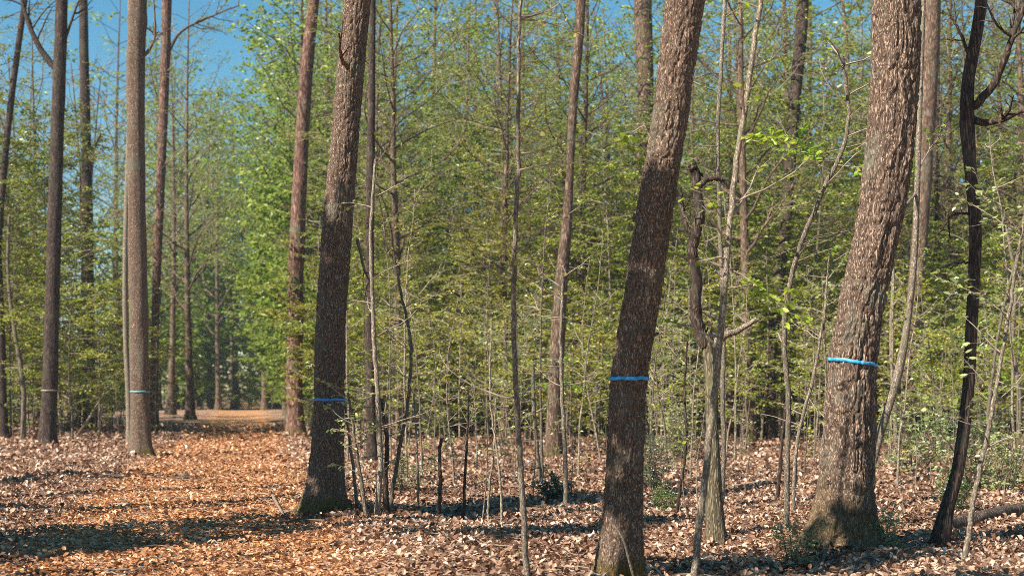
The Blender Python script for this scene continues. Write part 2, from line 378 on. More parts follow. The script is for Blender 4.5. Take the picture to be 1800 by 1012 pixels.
# ------------------------------------------------------------------ growing branches
def wander(start, d, L, n, wig, lift=0.0):
    """a slightly crooked polyline"""
    p = np.array(start, float); d = unit(np.array(d, float)); out = [p.copy()]
    for i in range(n - 1):
        d = unit(d + RNG.normal(0, wig, 3) + np.array([0, 0, lift]))
        p = p + d * L / (n - 1); out.append(p.copy())
    return np.array(out)

class Growth:
    def __init__(self):
        self.limbs, self.twigs, self.leaf_a, self.leaf_d = [], [], [], []
    def limb(self, pts, r0, r1): self.limbs.append((pts, r0, r1))
    def twig(self, pts, r0, leafy, every=0.05, from_t=0.15):
        """a twig of 4 points with alternate leaves along it"""
        self.twigs.append((pts, r0))
        if leafy <= 0: return
        seg = np.linalg.norm(np.diff(pts, axis=0), axis=1).sum()
        n = max(1, int(seg / every * leafy))
        for t in RNG.uniform(from_t, 1.0, n):
            q = t * (len(pts) - 1); i = min(int(q), len(pts) - 2); fr = q - i
            a = pts[i] * (1 - fr) + pts[i + 1] * fr
            T = unit(pts[i + 1] - pts[i])
            side = unit(np.cross(T, [0, 0, 1]) + 1e-3) * (1 if RNG.random() < 0.5 else -1)
            self.leaf_a.append(a); self.leaf_d.append(T * 0.6 + side * 0.8 + RNG.normal(0, 0.3, 3))
    def tubes_to(self, mb, mat=0, sides=4):
        by = {}
        for p, r in self.twigs: by.setdefault(len(p), []).append((p, r))
        for n, lst in by.items():
            P = np.array([a for a, _ in lst]); R = np.array([r for _, r in lst])[:, None] * np.linspace(1, 0.35, n)[None]
            v, f = tubes(P, R, sides); mb.add(v, f, mat, np.zeros(len(v)))
    def limbs_to(self, mb, mat=0, sides=6):
        for p, r0, r1 in self.limbs:
            v, f = tubes(p[None], np.linspace(r0, r1, len(p))[None], sides); mb.add(v, f, mat)
    def leaves_to(self, mb, mat, size, ratio=0.58, droop=0.45, jitter=0.75, shape=4):
        if not self.leaf_a: return
        A = np.array(self.leaf_a); D = np.array(self.leaf_d); k = len(A)
        D[:, 2] -= droop * RNG.uniform(0, 1, k)
        Nn = np.stack([RNG.normal(0, jitter, k), RNG.normal(0, jitter, k), np.ones(k)], 1)
        L = size * RNG.uniform(0.6, 1.3, k); Wd = L * ratio * RNG.uniform(0.85, 1.15, k)
        if shape == 4: v, f = leaves4(A, D, Nn, L, Wd)
        else: v, f = leaves6(A, D, Nn, L, Wd, RNG.normal(0.1, 0.1, k))
        mb.add(v, f, mat, np.repeat(RNG.uniform(0, 1, k), shape))

def at_t(pts, t):
    q = t * (len(pts) - 1); i = min(int(q), len(pts) - 2); fr = q - i
    return pts[i] * (1 - fr) + pts[i + 1] * fr, unit(pts[i + 1] - pts[i])

def side_dir(T, ang, az, flat=1.0):
    """turn T by ang about azimuth az; flat < 1 presses the result towards the horizontal"""
    ref = np.array([0, 0, 1.0]) if abs(T[2]) < 0.9 else np.array([1.0, 0, 0])
    U = unit(np.cross(T, ref)); V = np.cross(U, T)
    d = T * math.cos(ang) + (U * math.cos(az) + V * math.sin(az)) * math.sin(ang)
    d[2] *= flat
    return unit(d)

def spray(g, start, d, L, r, leafy, flat=0.35, sub=None, n_sub=None):
    """a beech-like branch: crooked axis with side twigs lying in a flat fan"""
    ax = wander(start, d, L, 6, 0.13, 0.02)
    g.twigs.append((ax, r))
    g.twig(ax[3:], r * 0.5, leafy)
    n = n_sub or max(3, int(L * 5.5))
    for i in range(n):
        t = 0.18 + 0.8 * (i + RNG.random()) / n
        a, T = at_t(ax, min(t, 0.99))
        s = 1 if i % 2 else -1
        az = 0 if s > 0 else math.pi
        dd = side_dir(T, RNG.uniform(0.6, 1.1), az + RNG.normal(0, 0.35), 0.6)
        l = L * RNG.uniform(0.22, 0.48) * (1.15 - 0.6 * t)
        tw = wander(a, dd, max(l, 0.12), 4, 0.14, 0.0)
        g.twig(tw, r * 0.42, leafy)
        if l > 0.4:
            for q in (0.4, 0.7):
                a2, T2 = at_t(tw, q)
                g.twig(wander(a2, side_dir(T2, 0.8, RNG.choice([0, math.pi]) + RNG.normal(0, 0.3), 0.6), l * 0.45, 4, 0.12), r * 0.28, leafy)

def stem_line(H, bend, n=14):
    z = np.linspace(0, H, n); a, b = RNG.uniform(0, 6.3, 2); k = RNG.uniform(0.7, 1.4)
    x = bend * (np.sin(a + z / H * 3.2 * k) - math.sin(a)) + np.cumsum(RNG.normal(0, bend * 0.12, n)); y = bend * (np.sin(b + z / H * 2.7 * k) - math.sin(b))
    x -= x[0]
    return np.stack([x, y, z], 1)

def stem_mesh(name, pts, r0, r1, mat, sides=8, flare=0.5, g=None, gmat=0):
    n = len(pts); m = 4
    P = catmull(pts, m); t = np.linspace(0, 1, len(P))
    R = r0 + (r1 - r0) * t ** 0.85
    R = R * (1 + flare * np.exp(-P[:, 2] / (r0 * 3.0)))
    v, f = tubes(P[None], R[None], sides)
    c = np.repeat(P, sides, 0)
    nz = vnoise(v * 9.0 / max(0.35, r0 * 8)) - 0.5
    v = c + (v - c) * (1 + 0.28 * nz)[:, None]
    mb = MB(); mb.add(v, f)
    if g is not None: g.limbs_to(mb)
    return mb.mesh(name, mat)

# ------------------------------------------------------------------ prototypes (trunk mesh + crown mesh)
def proto_understory(H, r0, leafy, leaf_m, size=0.085, low=0.12, spread=1.0, twig_m='twig'):
    """slender leafy tree of the middle storey: flat sprays nearly to the ground"""
    g = Growth(); st = stem_line(H, 0.12 * H / 6)
    n = int(H * 5.5)
    for i in range(n):
        t = low + (0.985 - low) * (i + RNG.random()) / n
        a, T = at_t(st, t)
        L = spread * (0.45 + 1.55 * math.sin(math.pi * min(1, (1.06 - t) * 1.02)) ** 0.8) * RNG.uniform(0.6, 1.15)
        d = np.array([math.cos(i * 2.4 + RNG.normal(0, .4)), math.sin(i * 2.4 + RNG.normal(0, .4)), RNG.uniform(0.05, 0.55)])
        spray(g, a, d, L, 0.014 * (r0 / 0.05) ** 0.5, leafy)
    tr = stem_mesh('trunk', st, r0, 0.008, M['stem'] if twig_m == 'twig' else M['brown'])
    mb = MB(); g.tubes_to(mb, 0, 3); g.leaves_to(mb, 1, size)
    return tr, mb.mesh('crown', [M[twig_m], M[leaf_m]], False)

def proto_pole(H, r0, leafy, leaf_m, bark, first=0.35, size=0.075, twig_m='twig_dark', nl=24, limb_len=1.0):
    """tall forest tree: bare pole, rising limbs, fine twigs and opening leaves"""
    g = Growth(); st = stem_line(H, 0.2, 16)
    for i in range(nl):
        t = first + (0.97 - first) * ((i + RNG.random()) / nl) ** 0.9
        a, T = at_t(st, t)
        az = i * 2.4 + RNG.normal(0, 0.5)
        up = RNG.uniform(0.25, 0.95)
        L = limb_len * H * 0.17 * (1.15 - 0.75 * t) * 1.7 * RNG.uniform(0.6, 1.15)
        r = max(0.012, r0 * 0.36 * (1.12 - t))
        pts = wander(a, [math.cos(az), math.sin(az), up], L, 8, 0.16, 0.05)
        g.limb(pts, r, 0.006)
        for j in range(max(4, int(L * 2.6))):
            tt = 0.25 + 0.74 * RNG.random()
            b, T2 = at_t(pts, tt)
            d = side_dir(T2, RNG.uniform(0.5, 1.1), RNG.uniform(0, 6.28), 0.75)
            spray(g, b, d, L * RNG.uniform(0.25, 0.45), 0.008, leafy, n_sub=5)
    tr = stem_mesh('trunk', st, r0, 0.02, M[bark], 12, 0.7, g)
    mb = MB(); g.tubes_to(mb, 0, 3); g.leaves_to(mb, 1, size)
    return tr, mb.mesh('crown', [M[twig_m], M[leaf_m]], False)

def proto_sapling(H, r0, leafy, leaf_m='leaf', size=0.07, n=None, low=0.3, shape=4):
    g = Growth(); st = stem_line(H, 0.10 * H / 3, 10)
    for i in range(n or int(H * 4.5)):
        t = low + (0.99 - low) * RNG.random()
        a, T = at_t(st, t); az = RNG.uniform(0, 6.28)
        L = (0.16 + 0.5 * (1 - t)) * RNG.uniform(0.5, 1.3) * min(1.3, H / 3)
        spray(g, a, [math.cos(az), math.sin(az), RNG.uniform(0.2, 0.9)], L, max(0.003, r0 * 0.33), leafy, n_sub=4)
    tr = stem_mesh('trunk', st, r0, r0 * 0.25, M['stem'], 6, 0.35)
    mb = MB(); g.tubes_to(mb, 0, 4); g.leaves_to(mb, 1, size, shape=shape)
    return tr, mb.mesh('crown', [M['twig'], M[leaf_m]], False)

def proto_shrub(H, spread, leaf_m, size, nst=9, leafy=1.6):
    g = Growth(); mb = MB()
    for i in range(nst):
        az = i * 2.4 + RNG.normal(0, 0.4); out = RNG.uniform(0.1, 0.9) * spread
        st = wander([RNG.normal(0, .05), RNG.normal(0, .05), 0], [math.cos(az) * out, math.sin(az) * out, H * 0.8], H * RNG.uniform(0.6, 1.05), 7, 0.1)
        g.limb(st, 0.014, 0.005)
        for j in range(int(8 * H + 5)):
            a, T = at_t(st, RNG.uniform(0.1, 1.0))
            spray(g, a, side_dir(T, RNG.uniform(0.5, 1.3), RNG.uniform(0, 6.28), 0.9), spread * RNG.uniform(0.2, 0.45), 0.004, leafy, n_sub=3)
    sm = MB(); g.limbs_to(sm)
    g.tubes_to(mb, 0, 3); g.leaves_to(mb, 1, size, 0.5, 0.2, 0.7)
    return sm.mesh('stem', M['stem']), mb.mesh('crown', [M['twig_dark'], M[leaf_m]], False)

PU = [proto_understory(7.5, 0.045, 1.3, 'leaf', 0.105, 0.08, 1.15), proto_understory(9.5, 0.055, 1.15, 'leaf', 0.10, 0.12, 1.15), proto_understory(6.0, 0.035, 1.3, 'leaf_far', 0.105, 0.06, 1.1),
      proto_understory(11.0, 0.065, 1.1, 'leaf_far', 0.105, 0.15, 1.35), proto_understory(7.0, 0.04, 0.7, 'leaf', 0.08, 0.12, 1.2)]
PP = [proto_pole(17, 0.17, 0.65, 'leaf_far', 'brown', 0.25, 0.085, 'twig', nl=34), proto_pole(15, 0.13, 0.6, 'leaf_bud', 'dark', 0.28, 0.07, nl=30),
      proto_pole(19, 0.2, 0.6, 'leaf_far', 'brown', 0.3, 0.085, 'twig', nl=36), proto_pole(14, 0.10, 0.55, 'leaf_bud', 'brown', 0.25, 0.07, 'twig', nl=28)]
PS = [proto_sapling(3.2, 0.017, 0.9, low=0.2), proto_sapling(4.2, 0.022, 1.0, low=0.2), proto_sapling(2.4, 0.013, 0.9, 'leaf_fresh', low=0.15), proto_sapling(3.6, 0.018, 0.3), proto_sapling(5.0, 0.026, 1.0, low=0.3)]
PD = [proto_sapling(1.3, 0.008, 0.25, 'leaf', 0.06, 4), proto_sapling(1.0, 0.007, 0.1, 'leaf', 0.06, 3), proto_sapling(1.7, 0.010, 0.3, 'leaf_pale', 0.06, 5)]
PY = [proto_understory(3.6, 0.022, 1.2, 'leaf', 0.095, 0.03, 0.75), proto_understory(4.6, 0.028, 1.0, 'leaf', 0.095, 0.05, 0.8), proto_understory(2.8, 0.018, 1.3, 'leaf_fresh', 0.09, 0.03, 0.65), proto_understory(4.0, 0.024, 0.6, 'leaf_pale', 0.09, 0.05, 0.8)]
PX = [proto_pole(8.3, 0.13, 4.0, 'leaf_far', 'brown', 0.64, 0.13, nl=23, limb_len=0.62), proto_pole(10.2, 0.15, 4.6, 'leaf_far', 'brown', 0.70, 0.13, nl=30, limb_len=0.62),
      proto_pole(22, 0.29, 0.12, 'leaf_bud', 'brown', 0.72, 0.08, nl=10, limb_len=0.35),
      proto_pole(5.4, 0.12, 3.6, 'leaf_far', 'brown', 0.2, 0.12, nl=24, limb_len=0.8)]
PH = [proto_shrub(1.3, 0.8, 'leaf_bush', 0.075), proto_shrub(0.45, 0.5, 'leaf_holly', 0.07, 6, 2.0), proto_shrub(1.8, 0.9, 'leaf_holly', 0.06, 9, 1.8), proto_shrub(1.2, 0.8, 'leaf_pale', 0.065, 8, 1.5)]

# ------------------------------------------------------------------ the trees one can point at
ROUTE = {}       # name -> (points, radii) of a finished trunk, to tie ribbons on
def big_trunk_points(poly, D, top=13.0, dy=0.0):
    """centre line and radius from photo measurements at distance D, carried on above the frame"""
    P = [W(px, py, D) for px, py, _ in poly]; R = [0.92 * wd / FPX * D / 2 for _, _, wd in poly]
    base = P[0].copy(); base[2] = float(gz(base[0], base[1])) - 0.05
    P = np.array(P); P[0, 2] = base[2]
    for i in range(1, len(P)): P[i, 1] += dy * (P[i, 2] - base[2])
    d = unit(P[-1] - P[-2]); d = unit(d * [0.5, 0.5, 1]); r = R[-1]
    P = list(P); n = 5; h0 = P[-1][2]
    if top > h0 + 1:
        for i in range(1, n + 1):
            P.append(P[-1] + unit(d + [0.05 * math.sin(i * 2 + D), 0.04 * math.cos(i * 3), 0]) * (top - h0) / n)
            R.append(r * (1 - 0.62 * i / n))
    return np.array(P), np.array(R), base

def big_trunk_mesh(P, R, base, mat, sides, per, flare, lobes, ph, rough, lumps=(), broken=False, fine=0):
    C = catmull(P - base, per); Rr = np.interp(np.linspace(0, 1, len(C)), np.linspace(0, 1, len(R)), R)
    th = np.arange(sides) * 2 * math.pi / sides
    z = C[:, 2][:, None]
    ridge = np.cos(lobes * th + ph) * 0.6 + 0.4 * np.cos((lobes + 2) * th + ph * 2.3)
    S = 1 + flare * np.exp(-np.maximum(z, 0) / 0.22) * (0.55 + 0.75 * np.maximum(ridge, -0.3)[None]) + 0.05 * np.cos(3 * th + ph)[None] * np.exp(-z / 2.5)
    X = np.cos(th)[None] * np.ones_like(z); Y = np.sin(th)[None] * np.ones_like(z)
    q = np.stack([X * 7, Y * 7, np.broadcast_to(z * 1.6, X.shape)], -1).reshape(-1, 3) + ph * 10
    q2 = np.stack([X * 2.2, Y * 2.2, np.broadcast_to(z * 1.2, X.shape)], -1).reshape(-1, 3) + ph * 5
    nz = (vnoise(q).reshape(X.shape) - 0.5) * rough + (vnoise(q2).reshape(X.shape) - 0.5) * rough * 1.8
    S = S + nz
    if fine:
        k = Rr[:, None] / fine
        wx = (vnoise(np.stack([X * 4, Y * 4, np.broadcast_to(z * 3, X.shape)], -1).reshape(-1, 3) + 40).reshape(X.shape) - 0.5) * 1.6
        q3 = np.stack([X * k + wx, Y * k - wx, np.broadcast_to(z / fine * 0.32, X.shape)], -1).reshape(-1, 3) + ph * 3
        rg = np.abs(2 * vnoise(q3).reshape(X.shape) - 1)
        rg2 = np.abs(2 * vnoise(q3 * [2.1, 2.1, 2.6] + 9).reshape(X.shape) - 1)
        S = S + (0.75 * np.minimum(rg, 0.5) * 2 + 0.35 * rg2 - 0.6) * (0.030 if fine > 0.03 else 0.020) / Rr[:, None]
    for lz, la, lr, amt in lumps:
        da = (th - la + math.pi) % (2 * math.pi) - math.pi
        S = S + amt * np.exp(-((z - lz) / lr) ** 2 - (da[None] / (0.55)) ** 2)
    V = np.stack([C[:, 0][:, None] + X * Rr[:, None] * S, C[:, 1][:, None] + Y * Rr[:, None] * S, np.broadcast_to(z, X.shape).copy()], -1)
    if broken:
        V[-4:, :, 2] += (np.abs(np.sin(th * 2.5 + 1)) * 0.10 + np.sin(th * 7) * 0.03)[None] * np.linspace(0.2, 1, 4)[:, None]
    n = len(C); v = V.reshape(-1, 3)
    i = (np.arange(n - 1) * sides)[:, None]; j = np.arange(sides)[None]; j2 = (j + 1) % sides
    f = np.stack([i + j, i + j2, i + sides + j2, i + sides + j], -1).reshape(-1, 4)
    mb = MB(); mb.add(v, f)
    cap = C[-1] + [0, 0, -0.06 if broken else 0.0]
    e = (n - 1) * sides + np.arange(sides)
    mb.v.append(cap[None].astype(np.float32)); mb.a.append(np.zeros(1, np.float32)); ci = mb.n; mb.n += 1
    fc = np.stack([e[0::2], e[1::2], np.roll(e[0::2], -1), np.full(len(e) // 2, ci)], 1)
    mb.f.append(fc.astype(np.int32)); mb.m.append(np.zeros(len(fc), np.int32))
    return mb.mesh('trunk', M[mat]), V, C, Rr

def canopy(seed_g, bare=0.0):
    return None

CROWNS = []
def make_crowns():
    for lf, leafy in (('leaf_far', 0.35), ('leaf_bud', 0.28), ('leaf_far', 0.2)):
        g = Growth(); H = 8.0; st = stem_line(H, 0.25, 10); g.limb(catmull(st, 2), 0.10, 0.01)
        for i in range(13):
            t = 0.04 + 0.92 * (i + RNG.random()) / 13
            a, T = at_t(st, t); az = i * 2.4 + RNG.normal(0, .4)
            L = (1.0 + 2.6 * (1 - t)) * RNG.uniform(0.7, 1.1)
            pts = wander(a, [math.cos(az), math.sin(az), RNG.uniform(0.4, 1.0)], L, 8, 0.15, 0.04); g.limb(pts, 0.05 * (1.1 - t) + 0.01, 0.007)
            for j in range(int(L * 2.6)):
                b, T2 = at_t(pts, RNG.uniform(0.25, 1)); spray(g, b, side_dir(T2, RNG.uniform(.5, 1.1), RNG.uniform(0, 6.28), .8), L * RNG.uniform(.22, .4), .008, leafy, n_sub=5)
        mb = MB(); g.limbs_to(mb, 0, 6); g.tubes_to(mb, 0, 3); g.leaves_to(mb, 1, 0.075)
        CROWNS.append(mb.mesh('crown', [M['brown'], M[lf]], False))
make_crowns()

def branch_mesh(pix, D, base, r0, r1, mat='brown', dys=None, leafy=0, leaf_m='leaf_fresh', tw=6, size=0.075):
    """a limb drawn through photo pixels, in depth from D by dys, with side twigs"""
    P = np.array([W(px, py, D + (dys[i] if dys else 0.0)) for i, (px, py) in enumerate(pix)]) - base
    C = catmull(P, 5)
    C[1:-1] += RNG.normal(0, 0.006, C[1:-1].shape)
    g = Growth(); g.limb(C, r0, r1)
    L = np.linalg.norm(C[-1] - C[0])
    for i in range(tw):
        a, T = at_t(C, RNG.uniform(0.35, 1.0))
        spray(g, a, side_dir(T, RNG.uniform(0.4, 0.9), RNG.uniform(0, 6.28), 0.6), L * RNG.uniform(0.2, 0.4) + 0.1, max(0.003, r1), leafy, n_sub=4)
    mb = MB(); g.limbs_to(mb, 0, 7); g.tubes_to(mb, 0, 4)
    if leafy: g.leaves_to(mb, 1, size, shape=6)
    return mb.mesh('branch', [M[mat], M[leaf_m]])

def hero(name, label, poly, basey, mat, crown=0, sides=48, per=26, flare=0.35, lobes=5, ph=1.0, rough=0.06, top=13.0, branches=(), dy=0.0, lumps=(), key=None, group=None, cscale=1.0, cat='tree', fine=0):
    D = depth(basey)
    P, R, base = big_trunk_points(poly, D, top, dy)
    root = thing(name, label, cat, base, group=group)
    me, V, C, Rr = big_trunk_mesh(P, R, base, mat, sides, per, flare, lobes, ph, rough, lumps, False, fine)
    link('trunk', me, root)
    for b in branches:
        b = dict(b); pix = b.pop('pix'); link('branch', branch_mesh(pix, D, base, **b), root)
    if crown is not None:
        c = link('crown', CROWNS[crown], root, tuple(C[-1] - [0, 0, 0.3])); c.rotation_euler = (0, 0, ph * 2); c.scale = (cscale,) * 3
    if key: ROUTE[key] = (V, C, base)
    return root

GB = 'banded trees marked with tape'
hero('banded_tree', 'dark slim trunk left of the path, faint pale band, forked limb near the top', [(84, 785, 36), (85, 740, 31), (87, 690, 29), (91, 560, 27), (96, 380, 26), (101, 220, 25), (107, 60, 23), (110, -60, 22)], 782, 'dark',
     1, sides=28, ph=0.4, key='t1', group=GB, branches=[dict(pix=[(102, 125), (70, 85), (45, 25), (30, -40)], r0=0.11, r1=0.03, mat='dark', tw=8), dict(pix=[(104, 100), (125, 40), (150, -30)], r0=0.05, r1=0.02, mat='dark', tw=6)])
hero('banded_tree', 'straight sunlit trunk on the left path edge with faded teal band', [(251, 808, 50), (248, 770, 40), (246, 690, 36), (244, 560, 35), (241, 400, 34), (239, 230, 33), (239, 90, 34), (244, -40, 33)], 803, 'oak',
     0, sides=36, ph=2.2, flare=0.45, key='t2', group=GB, lumps=((10.2, 0.2, 0.2, 0.15),), branches=[dict(pix=[(245, 105), (262, 88), (272, 60), (270, -10)], r0=0.05, r1=0.02, mat='brown', tw=5)])
hero('banded_tree', 'reddish brown trunk right of the path behind the flared oak, faint grey band', [(522, 772, 40), (520, 735, 34), (518, 680, 31), (519, 560, 30), (522, 430, 29), (528, 300, 27), (537, 150, 25), (549, 20, 22), (553, -40, 21)], 770, 'red',
     2, sides=28, ph=3.1, flare=0.3, key='t4', group=GB, lumps=((6.2, 0.6, 0.2, 0.2),), branches=[dict(pix=[(528, 400), (540, 440), (548, 470)], r0=0.03, r1=0.01, mat='stem', tw=3)])
hero('banded_oak', 'oak with dark flared foot and thin blue band beside the path', [(567, 908, 84), (571, 860, 72), (575, 800, 64), (578, 702, 58), (582, 560, 57), (591, 420, 55), (604, 270, 53), (617, 120, 51), (628, 0, 49), (634, -60, 48)], 905, 'oak',
     0, sides=150, per=70, fine=0.026, ph=0.9, flare=0.62, lobes=4, rough=0.07, key='t5', group=GB, top=14, lumps=((4.6, 5.2, 0.12, 0.12),),
     branches=[dict(pix=[(628, 420), (640, 470), (652, 500)], r0=0.022, r1=0.008, tw=3, mat='twig_dark'), dict(pix=[(612, 120), (600, 100), (596, 60)], r0=0.03, r1=0.012, tw=2, dys=[-0.25, -0.6, -0.9])])
hero('banded_oak', 'leaning shaded trunk nearest the camera with bright blue band', [(1087, 1022, 92), (1092, 960, 82), (1097, 860, 72), (1101, 760, 70), (1106, 664, 69), (1132, 500, 71), (1157, 330, 68), (1173, 240, 66), (1190, 110, 69), (1206, -10, 73), (1214, -70, 72)], 1014, 'oak',
     1, sides=150, per=60, fine=0.024, ph=4.4, flare=0.32, lobes=5, rough=0.055, key='t6', group=GB, top=13, lumps=((3.22, 4.5, 0.09, 0.16), (2.7, 4.9, 0.05, 0.1), (4.3, 4.2, 0.05, 0.08)),
     branches=[dict(pix=[(1186, 330), (1200, 372), (1215, 395)], r0=0.016, r1=0.006, tw=2, mat='stem', dys=[-0.1, -0.2, -0.2]), dict(pix=[(1142, 240), (1130, 222), (1112, 232)], r0=0.008, r1=0.004, tw=1, leafy=0.9, mat='twig')])
hero('banded_oak', 'thickest oak, furrowed bark, mossy bulging foot, wide bright blue band', [(1482, 968, 138), (1484, 915, 118), (1487, 860, 104), (1490, 800, 98), (1495, 720, 94), (1499, 638, 88), (1513, 540, 85), (1537, 430, 85), (1556, 330, 86), (1568, 220, 87), (1575, 110, 87), (1577, 0, 87), (1579, -60, 86)], 962, 'oak_big',
     2, sides=180, per=60, fine=0.034, ph=5.3, flare=0.34, lobes=5, rough=0.075, key='t7', group=GB, top=15, cscale=1.15, lumps=((0.85, 3.9, 0.12, 0.14), (0.6, 4.8, 0.16, 0.16), (1.1, 5.4, 0.1, 0.08), (0.3, 4.4, 0.1, 0.14), (0.18, 3.5, 0.12, 0.25), (0.45, 5.2, 0.08, 0.12), (0.7, 4.3, 0.07, 0.1), (0.15, 5.6, 0.14, 0.22)))
hero('crooked_tree', 'crooked dark trunk at right with forking side limbs', [(1646, 965, 40), (1662, 900, 28), (1684, 820, 23), (1700, 700, 22), (1706, 600, 22), (1712, 480, 23), (1714, 400, 23), (1706, 300, 22), (1700, 215, 28), (1702, 140, 23), (1716, 60, 22), (1726, -10, 22)], 962, 'dark',
     1, sides=36, ph=1.7, flare=0.3, rough=0.12, key='t8', top=11, cscale=0.8, lumps=((4.35, 4.7, 0.08, 0.2), (4.75, 5.5, 0.08, 0.2)),
     branches=[dict(pix=[(1708, 188), (1738, 160), (1765, 110), (1790, 40), (1815, -30)], r0=0.045, r1=0.02, mat='dark', tw=6, dys=[0, -0.1, -0.2, -0.3, -0.4]), dict(pix=[(1706, 212), (1740, 215), (1775, 205), (1830, 180)], r0=0.04, r1=0.018, mat='dark', tw=5, dys=[0, -0.1, -0.3, -0.5]),
               dict(pix=[(1712, 380), (1690, 375), (1668, 385), (1672, 420)], r0=0.016, r1=0.006, mat='dark', tw=3), dict(pix=[(1710, 460), (1690, 462), (1670, 472)], r0=0.014, r1=0.006, mat='dark', tw=2), dict(pix=[(1704, 100), (1690, 60), (1672, 30)], r0=0.02, r1=0.01, mat='dark', tw=3)])
hero('slender_tree', 'slender grey tree slanting across the right edge of the mossy oak', [(1512, 895, 22), (1530, 830, 17), (1548, 760, 17), (1578, 660, 18), (1596, 560, 13), (1608, 440, 12), (1612, 330, 11), (1617, 180, 10), (1621, 60, 10), (1624, -40, 9)], 896, 'stem',
     None, sides=14, per=12, ph=0.3, flare=0.2, rough=0.12, key='t9', top=8, branches=[dict(pix=[(1611, 340), (1560, 392), (1500, 405), (1430, 420)], r0=0.018, r1=0.007, mat='stem', tw=5, dys=[0, -0.8, -1.3, -1.6]), dict(pix=[(1614, 300), (1630, 270), (1660, 230)], r0=0.012, r1=0.005, mat='stem', tw=4, leafy=0.4), dict(pix=[(1620, 150), (1585, 210), (1540, 240), (1490, 270)], r0=0.012, r1=0.005, mat='twig', tw=5, leafy=0.2, dys=[0, -0.9, -1.4, -1.6])])
hero('slender_tree', 'dark trunk behind the snag and left of the mossy oak, knotted midway', [(1352, 780, 30), (1352, 740, 25), (1354, 640, 22), (1366, 520, 22), (1380, 400, 22), (1388, 300, 22), (1398, 170, 22), (1408, 60, 24), (1413, -50, 22)], 777, 'dark',
     0, sides=22, ph=2.9, key='t10', lumps=((6.5, 4.6, 0.2, 0.3),))
hero('slender_tree', 'brown trunk rising between flared oak and leaning trunk, thinner and pale above', [(972, 805, 36), (974, 760, 31), (978, 650, 29), (985, 520, 26), (996, 400, 20), (1002, 300, 15), (1008, 180, 17), (1018, 60, 19), (1022, -40, 18)], 802, 'brown',
     1, sides=24, ph=4.9, key='t11')
hero('slender_tree', 'brown trunk showing at the top left of the leaning trunk', [(1092, 775, 26), (1100, 640, 24), (1112, 500, 24), (1128, 330, 26), (1135, 170, 30), (1131, 50, 34), (1129, -40, 35)], 772, 'brown', 2, sides=24, ph=0.2)
hero('slender_tree', 'brown trunk half hidden along the right side of the mossy oak', [(1592, 788, 30), (1602, 600, 28), (1618, 400, 30), (1630, 200, 32), (1636, 60, 34), (1638, -40, 34)], 785, 'brown', 0, sides=24, ph=1.2)
hero('slender_tree', 'thin dark trunk close along the right side of the flared oak', [(655, 812, 24), (652, 740, 19), (650, 600, 18), (650, 420, 17), (652, 260, 16), (654, 120, 13), (655, -20, 11)], 810, 'dark', None, sides=18, ph=2.0, top=9, branches=[dict(pix=[(650, 440), (630, 400), (618, 360)], r0=0.02, r1=0.008, tw=5, leafy=0.35, leaf_m='leaf'), dict(pix=[(652, 300), (680, 260), (700, 200)], r0=0.02, r1=0.008, tw=5, leafy=0.35, leaf_m='leaf')])
hero('slender_tree', 'thin reddish trunk just right of the straight sunlit trunk by the path', [(270, 762, 22), (271, 690, 16), (273, 560, 15), (278, 420, 16), (284, 280, 17), (290, 120, 18), (294, -30, 18)], 760, 'red', 1, sides=18, ph=1.0,
     branches=[dict(pix=[(290, 100), (320, 55), (370, 30), (420, 10)], r0=0.07, r1=0.02, tw=8, leafy=0.2, leaf_m='leaf_bud'), dict(pix=[(286, 200), (270, 150), (262, 100)], r0=0.04, r1=0.015, tw=4)])
hero('slender_tree', 'slim grey stem hugging the left side of the straight sunlit trunk', [(228, 790, 13), (226, 700, 11), (221, 600, 10), (220, 500, 10), (222, 380, 10), (226, 260, 10), (230, 120, 9), (228, -20, 8)], 788, 'stem', None, sides=12, ph=0.8, top=15)
hero('slender_tree', 'dark trunk between the two banded trees left of the path', [(160, 756, 30), (157, 680, 24), (156, 560, 23), (154, 440, 22), (152, 300, 20), (149, 160, 18), (146, -20, 16)], 754, 'dark', 2, sides=18, ph=2.4, branches=[dict(pix=[(155, 265), (168, 255), (178, 235)], r0=0.10, r1=0.03, tw=5, mat='dark')])
hero('leaning_tree', 'thin dark tree leaning in at the top left corner', [(-22, 772, 16), (-14, 640, 14), (-6, 480, 13), (4, 330, 13), (18, 190, 12), (34, 70, 11), (48, -30, 10)], 770, 'dark', None, sides=14, ph=2.4, top=16, branches=[dict(pix=[(12, 240), (-5, 190), (-10, 120)], r0=0.04, r1=0.015, tw=6, leafy=0.3, leaf_m='leaf_bud')])
hero('leaning_tree', 'dark stout trunk cut by the lower left edge', [(6, 772, 22), (4, 700, 17), (2, 600, 16), (-4, 450, 15), (-12, 250, 15), (-20, 0, 14)], 770, 'dark', 1, sides=16, ph=3.4)

